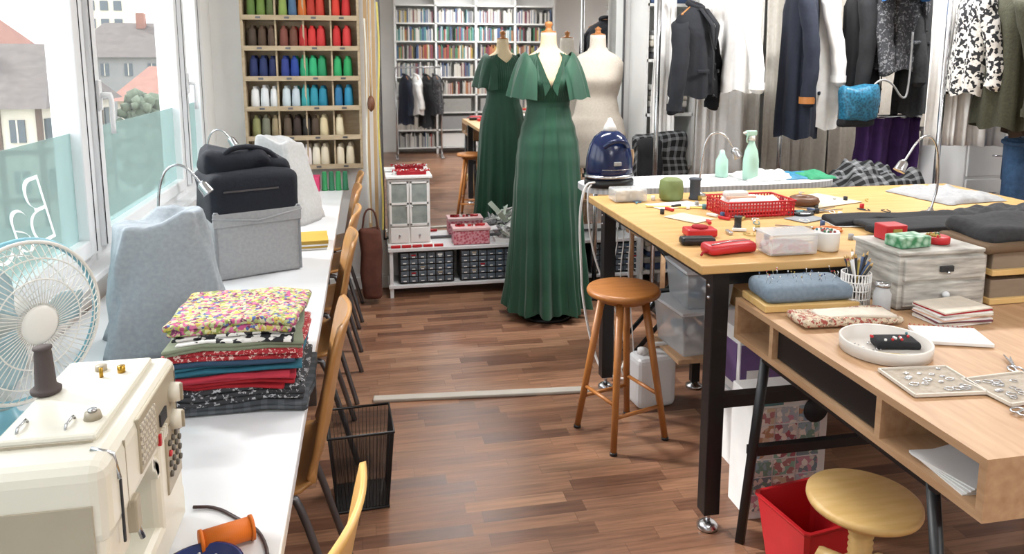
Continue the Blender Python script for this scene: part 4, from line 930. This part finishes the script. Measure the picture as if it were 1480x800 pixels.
def garment(name,loc,rz,w,L,m,sl=.55,lin_=None,hem=1.05,collar=True,zip_=True,dep=.10,hanger=True):
    o=O(name); N_=64; rings=[]
    prof_=[(0,.27,.30),(.02,.45,.45),(.05,.78,.65),(.09,.97,.8),(.13,1,.9),(.2,.97,1),(.35,.90,1),(.6,.94,1.05),(.85,hem,1.15),(1,hem,1.15)]
    sd=random.random()*9
    for s,a,b in prof_:
        z_=-s*L if s>.13 else -s*1.0
        if s>.13: z_=min(z_,-.14)
        R=[]
        for j in range(N_):
            t=2*PI*j/N_; g=1+.10*s*math.sin(t*7+sd)+.05*s*math.sin(t*12+sd*2)+.07*noise.noise(Vector((math.cos(t)*2,s*3,sd)))
            R.append(Vector((w*a*g*math.cos(t),dep*b*g*math.sin(t),z_+.012*s*math.sin(t*5+sd))))
        rings.append(R)
    o.loft(rings,m,True,False)
    if sl:
        for s_ in (-1,1):
            R=[]
            for i in range(13):
                t_=i/12; c=Vector((s_*(w*.86+.07*t_+.02*math.sin(t_*3)),-.02*t_+.02*math.sin(t_*4+sd),-.10-(sl)*t_)); rr=.060-.014*t_+.003*math.sin(i*2.1+sd)
                R.append([c+Vector((rr*math.cos(2*PI*j/16)*(1+.10*math.sin(j+i*1.3)),rr*.85*math.sin(2*PI*j/16),.03*s_*math.cos(2*PI*j/16)*-1)) for j in range(16)])
            o.loft(R,m)
            c=Vector((s_*(w*.86+.07+.003),-.02+.02*math.sin(4+sd),-.10-sl)); o.loft([[c+Vector((.051*math.cos(2*PI*j/16),.044*math.sin(2*PI*j/16),h_)) for j in range(16)] for h_ in (-.004,.035)],lin_ or m,True,False)
    if collar:
        o.tube([(.30*w*math.cos(a),.040*math.sin(a),.0+.018*math.sin(a)) for a in [k*PI/8 for k in range(16)]],.016,lin_ or m,8,closed=True)
    if zip_:
        for s_ in(-1,1): o.grid(lambda u,v,s_=s_:(s_*(.002+.055*v*(1-u)+.02*v*math.sin(PI*u)),-dep*(.40+.78*min(1,u*2.5))-.014,-.02-u*(L*.45)),12,2,lin_ or m,thick=.003)
        o.tube([(0,-dep*(.5+.65*min(1,u*2))-.014,-.04-u*(L-.06)) for u in [k/8 for k in range(9)]],.004,lin_ or DARK,5)
        for k in range(4): o.sph((.014,-dep*1.18-.012,-.25-k*.12*L/.7),.008,DARK,8)
        for s_ in (-1,1): o.box((s_*w*.5,-dep*1.10-.004,-L*.72),(.09,.012,.02),m,bev=.004,rot=(0,0,s_*.35))
    if hanger:
        o.tube([(-w*.85,0,-.06),(0,0,.015),(w*.85,0,-.06)],.008,STOOLW,8,sm=1); o.tube([(0,0,.01),(0,0,.06),(.02,0,.08),(.02,0,.105),(-.005,0,.115),(-.02,0,.10)],.0025,STEEL,6,sm=1)
    return o.done(loc,rz)
garment('dark_denim_jacket',(1.91,4.17,1.86),.65,.18,.53,mat('jacket_dark','#171a22',.9,col2='#101319',scale=60,bump=.3),.50)
garment('white_shirt',(2.22,4.18,1.98),1.35,.17,.62,SHEER,.5,zip_=False)
garment('navy_coat',(2.56,4.12,2.02),1.2,.20,.93,COATN,.62,lin_=STOOLW)
garment('white_shirt',(2.72,4.14,2.02),1.3,.18,.88,SHEER,.5,zip_=False)
garment('black_jacket',(2.93,4.06,2.02),1.0,.22,.78,BLKF,.6)
garment('grey_tweed_jacket',(3.10,3.92,2.06),.5,.20,.58,GREYW,.48)
garment('charcoal_jacket',(3.28,4.0,2.02),.8,.20,.80,CHARF,.5)
garment('denim_top',(2.98,3.74,2.14),.4,.14,.26,mat('bright_denim','#3b6fa8',.9,scale=50),0,zip_=False)
o=O('teal_sequin_bag'); o.box((0,0,-.10),(.24,.08,.20),mat('teal_sequin','#2f7898',.35,kind='voronoi',scale=70,col2='#1a4c66'),bev=.03,seg=3,sub=2,nz=.035,ns=9); o.tube([(.08,0,-.01),(.14,0,.04),(.22,0,.02),(.3,0,-.08),(.34,0,-.05),(.34,0,.3)],.006,GREYF,6,sm=2); o.box((0,0.01,-.205),(.22,.07,.05),BLKF,bev=.02,sub=2,nz=.02); o.done((2.70,3.72,1.40),.1)
garment('white_print_blouse',(3.12,3.38,1.97),1.1,.15,.60,SPOTS,.45,zip_=False)
garment('olive_wool_coat',(3.17,3.23,1.93),1.2,.18,.72,mat('olive_wool','#40402f',.95,col2='#303024',scale=90,bump=.5),.55)
garment('brown_wool_coat',(3.28,3.13,1.93),1.15,.21,.76,BROWNC,.6)
garment('rust_wool_coat',(3.42,3.06,1.93),1.2,.21,.72,BROWNC2,.6)
o=O('hanging_jeans')
for s in (-1,1):
    R=[]
    for i in range(7):
        t_=i/6; c=Vector((s*(.085+.03*t_),0,-.1-.62*t_)); R.append([c+Vector(((.095-.02*t_)*math.cos(2*PI*j/18),(.06-.01*t_)*math.sin(2*PI*j/18)*(1+.1*math.sin(j*2+i)),0)) for j in range(18)])
    o.loft(R,DENIM)
o.loft([[Vector((.17*math.cos(2*PI*j/24),.07*math.sin(2*PI*j/24),z_)) for j in range(24)] for z_ in (-.22,-.1,0)],DENIM); o.tube([(.172*math.cos(a),.072*math.sin(a),-.02) for a in [k*PI/12 for k in range(24)]],.012,DENIM,6,closed=True)
o.tube([(0,0,0),(0,0,.04)],.004,STEEL)
o.done((3.38,3.32,1.14),.7)
o=O('clothes_rail')
o.cyl((1.70,4.2,2.13),(3.35,4.08,2.13),.014,.014,STEEL)
o.cyl((2.48,4.14,0.03),(2.48,4.14,2.13),.014,.014,STEEL); o.cyl((3.35,4.08,.03),(3.35,4.08,2.13),.014,.014,STEEL); o.cyl((1.70,4.2,.03),(1.70,4.2,2.13),.014,.014,STEEL)
for x,y in ((2.48,4.14),(3.35,4.08),(1.7,4.2)): o.box((x,y,.02),(.05,.4,.03),STEEL,bev=.008)
o.done()
o=O('coat_rail'); o.cyl((3.0,3.45,2.035),(3.9,2.9,2.035),.014,.014,STEEL)
for x,y in ((3.0,3.45),(3.9,2.9)): o.cyl((x,y,.03),(x,y,2.035),.014,.014,STEEL); o.box((x,y,.02),(.3,.05,.03),STEEL,bev=.008)
o.done()
o=O('white_dresser'); c=(3.54,3.78); o.box((c[0],c[1],.56),(.46,.36,1.12),W,bev=.005); o.box((c[0],c[1],1.13),(.49,.39,.025),W,bev=.004)
for k in range(5): o.box((c[0],c[1]-.183,.14+k*.212),(.43,.014,.195),W,bev=.004); o.tube([(c[0]-.06,c[1]-.192,.16+k*.212),(c[0]-.05,c[1]-.21,.16+k*.212),(c[0]+.05,c[1]-.21,.16+k*.212),(c[0]+.06,c[1]-.192,.16+k*.212)],.005,STEEL,6)
o.done()
# rear clothes stand (seen in the mirror)
o=O('garment_stand'); o.cyl((.45,-1.7,1.42),(1.15,-1.7,1.42),.012,.012,STEEL)
for x in (.45,1.15): o.cyl((x,-1.7,.03),(x,-1.7,1.42),.012,.012,STEEL); o.box((x,-1.7,.02),(.05,.4,.03),STEEL,bev=.008)
o.done()
garment('blue_work_coat',(.60,-1.7,1.30),1.4,.19,.75,COATN,.5); garment('white_blouse',(.77,-1.7,1.30),1.45,.18,.6,SHEER,.4); garment('dark_work_jacket',(.92,-1.7,1.30),1.35,.19,.8,BLKF,.5); garment('tweed_vest',(1.06,-1.7,1.30),1.4,.18,.6,GREYW,0)
# ------------------------------------------------------------------ fill lights: unseen ceiling fixtures added to brighten the room
for i,(x,y) in enumerate(((.9,3.6),(2.9,3.4),(.9,.6),(2.9,.4),(1.8,-1.6))):
    o=O('fill_fixture'); o.box((x,y,2.725),(1.25,.22,.05),W,bev=.006); o.box((x,y,2.697),(1.18,.16,.006),mat('fill_diffuser','#ffffff',.5,scale=2,emit=1.2)); o.done()
    l=bpy.data.lights.new('fill_lamp','AREA'); l.shape='RECTANGLE'; l.size=1.1; l.size_y=.15; l.energy=(44,62,16,26,44)[i]; l.color=(1,.99,.98)  # added fill, housed in an out-of-frame fixture
    ob=bpy.data.objects.new('fill_lamp',l); ob.location=(x,y,2.68); scene.collection.objects.link(ob)
s=bpy.data.lights.new('sun','SUN'); s.energy=4.5; s.angle=math.radians(7); s.color=(1,.98,.95)
ob=bpy.data.objects.new('sun',s); ob.rotation_euler=Vector((.72,-.42,-.62)).to_track_quat('-Z','Y').to_euler(); ob.location=(-5,6,6); scene.collection.objects.link(ob)
w=bpy.data.worlds.new('World'); scene.world=w; w.use_nodes=True; N=w.node_tree.nodes; L=w.node_tree.links; bg=N['Background']
tc=N.new('ShaderNodeTexCoord'); sp=N.new('ShaderNodeSeparateXYZ'); L.new(tc.outputs['Generated'],sp.inputs[0]); r=N.new('ShaderNodeValToRGB')
r.color_ramp.elements[0].position=0; r.color_ramp.elements[0].color=(.98,.985,1,1); r.color_ramp.elements[1].position=.6; r.color_ramp.elements[1].color=(.86,.92,1,1)
L.new(sp.outputs[2],r.inputs['Fac']); L.new(r.outputs['Color'],bg.inputs['Color']); bg.inputs['Strength'].default_value=3.6
scene.view_settings.view_transform='Standard'; scene.view_settings.exposure=.12
# ------------------------------------------------------------------ camera
cam=bpy.data.cameras.new('camera'); cam.sensor_width=36; cam.lens=1075/1480*36; cam.shift_y=-155/1480; cam.clip_start=.02; cam.clip_end=500
ob=bpy.data.objects.new('camera',cam); ob.location=(0,0,1.55); ob.rotation_euler=(math.radians(90-8.46),0,math.radians(-11.04)); scene.collection.objects.link(ob); scene.camera=ob
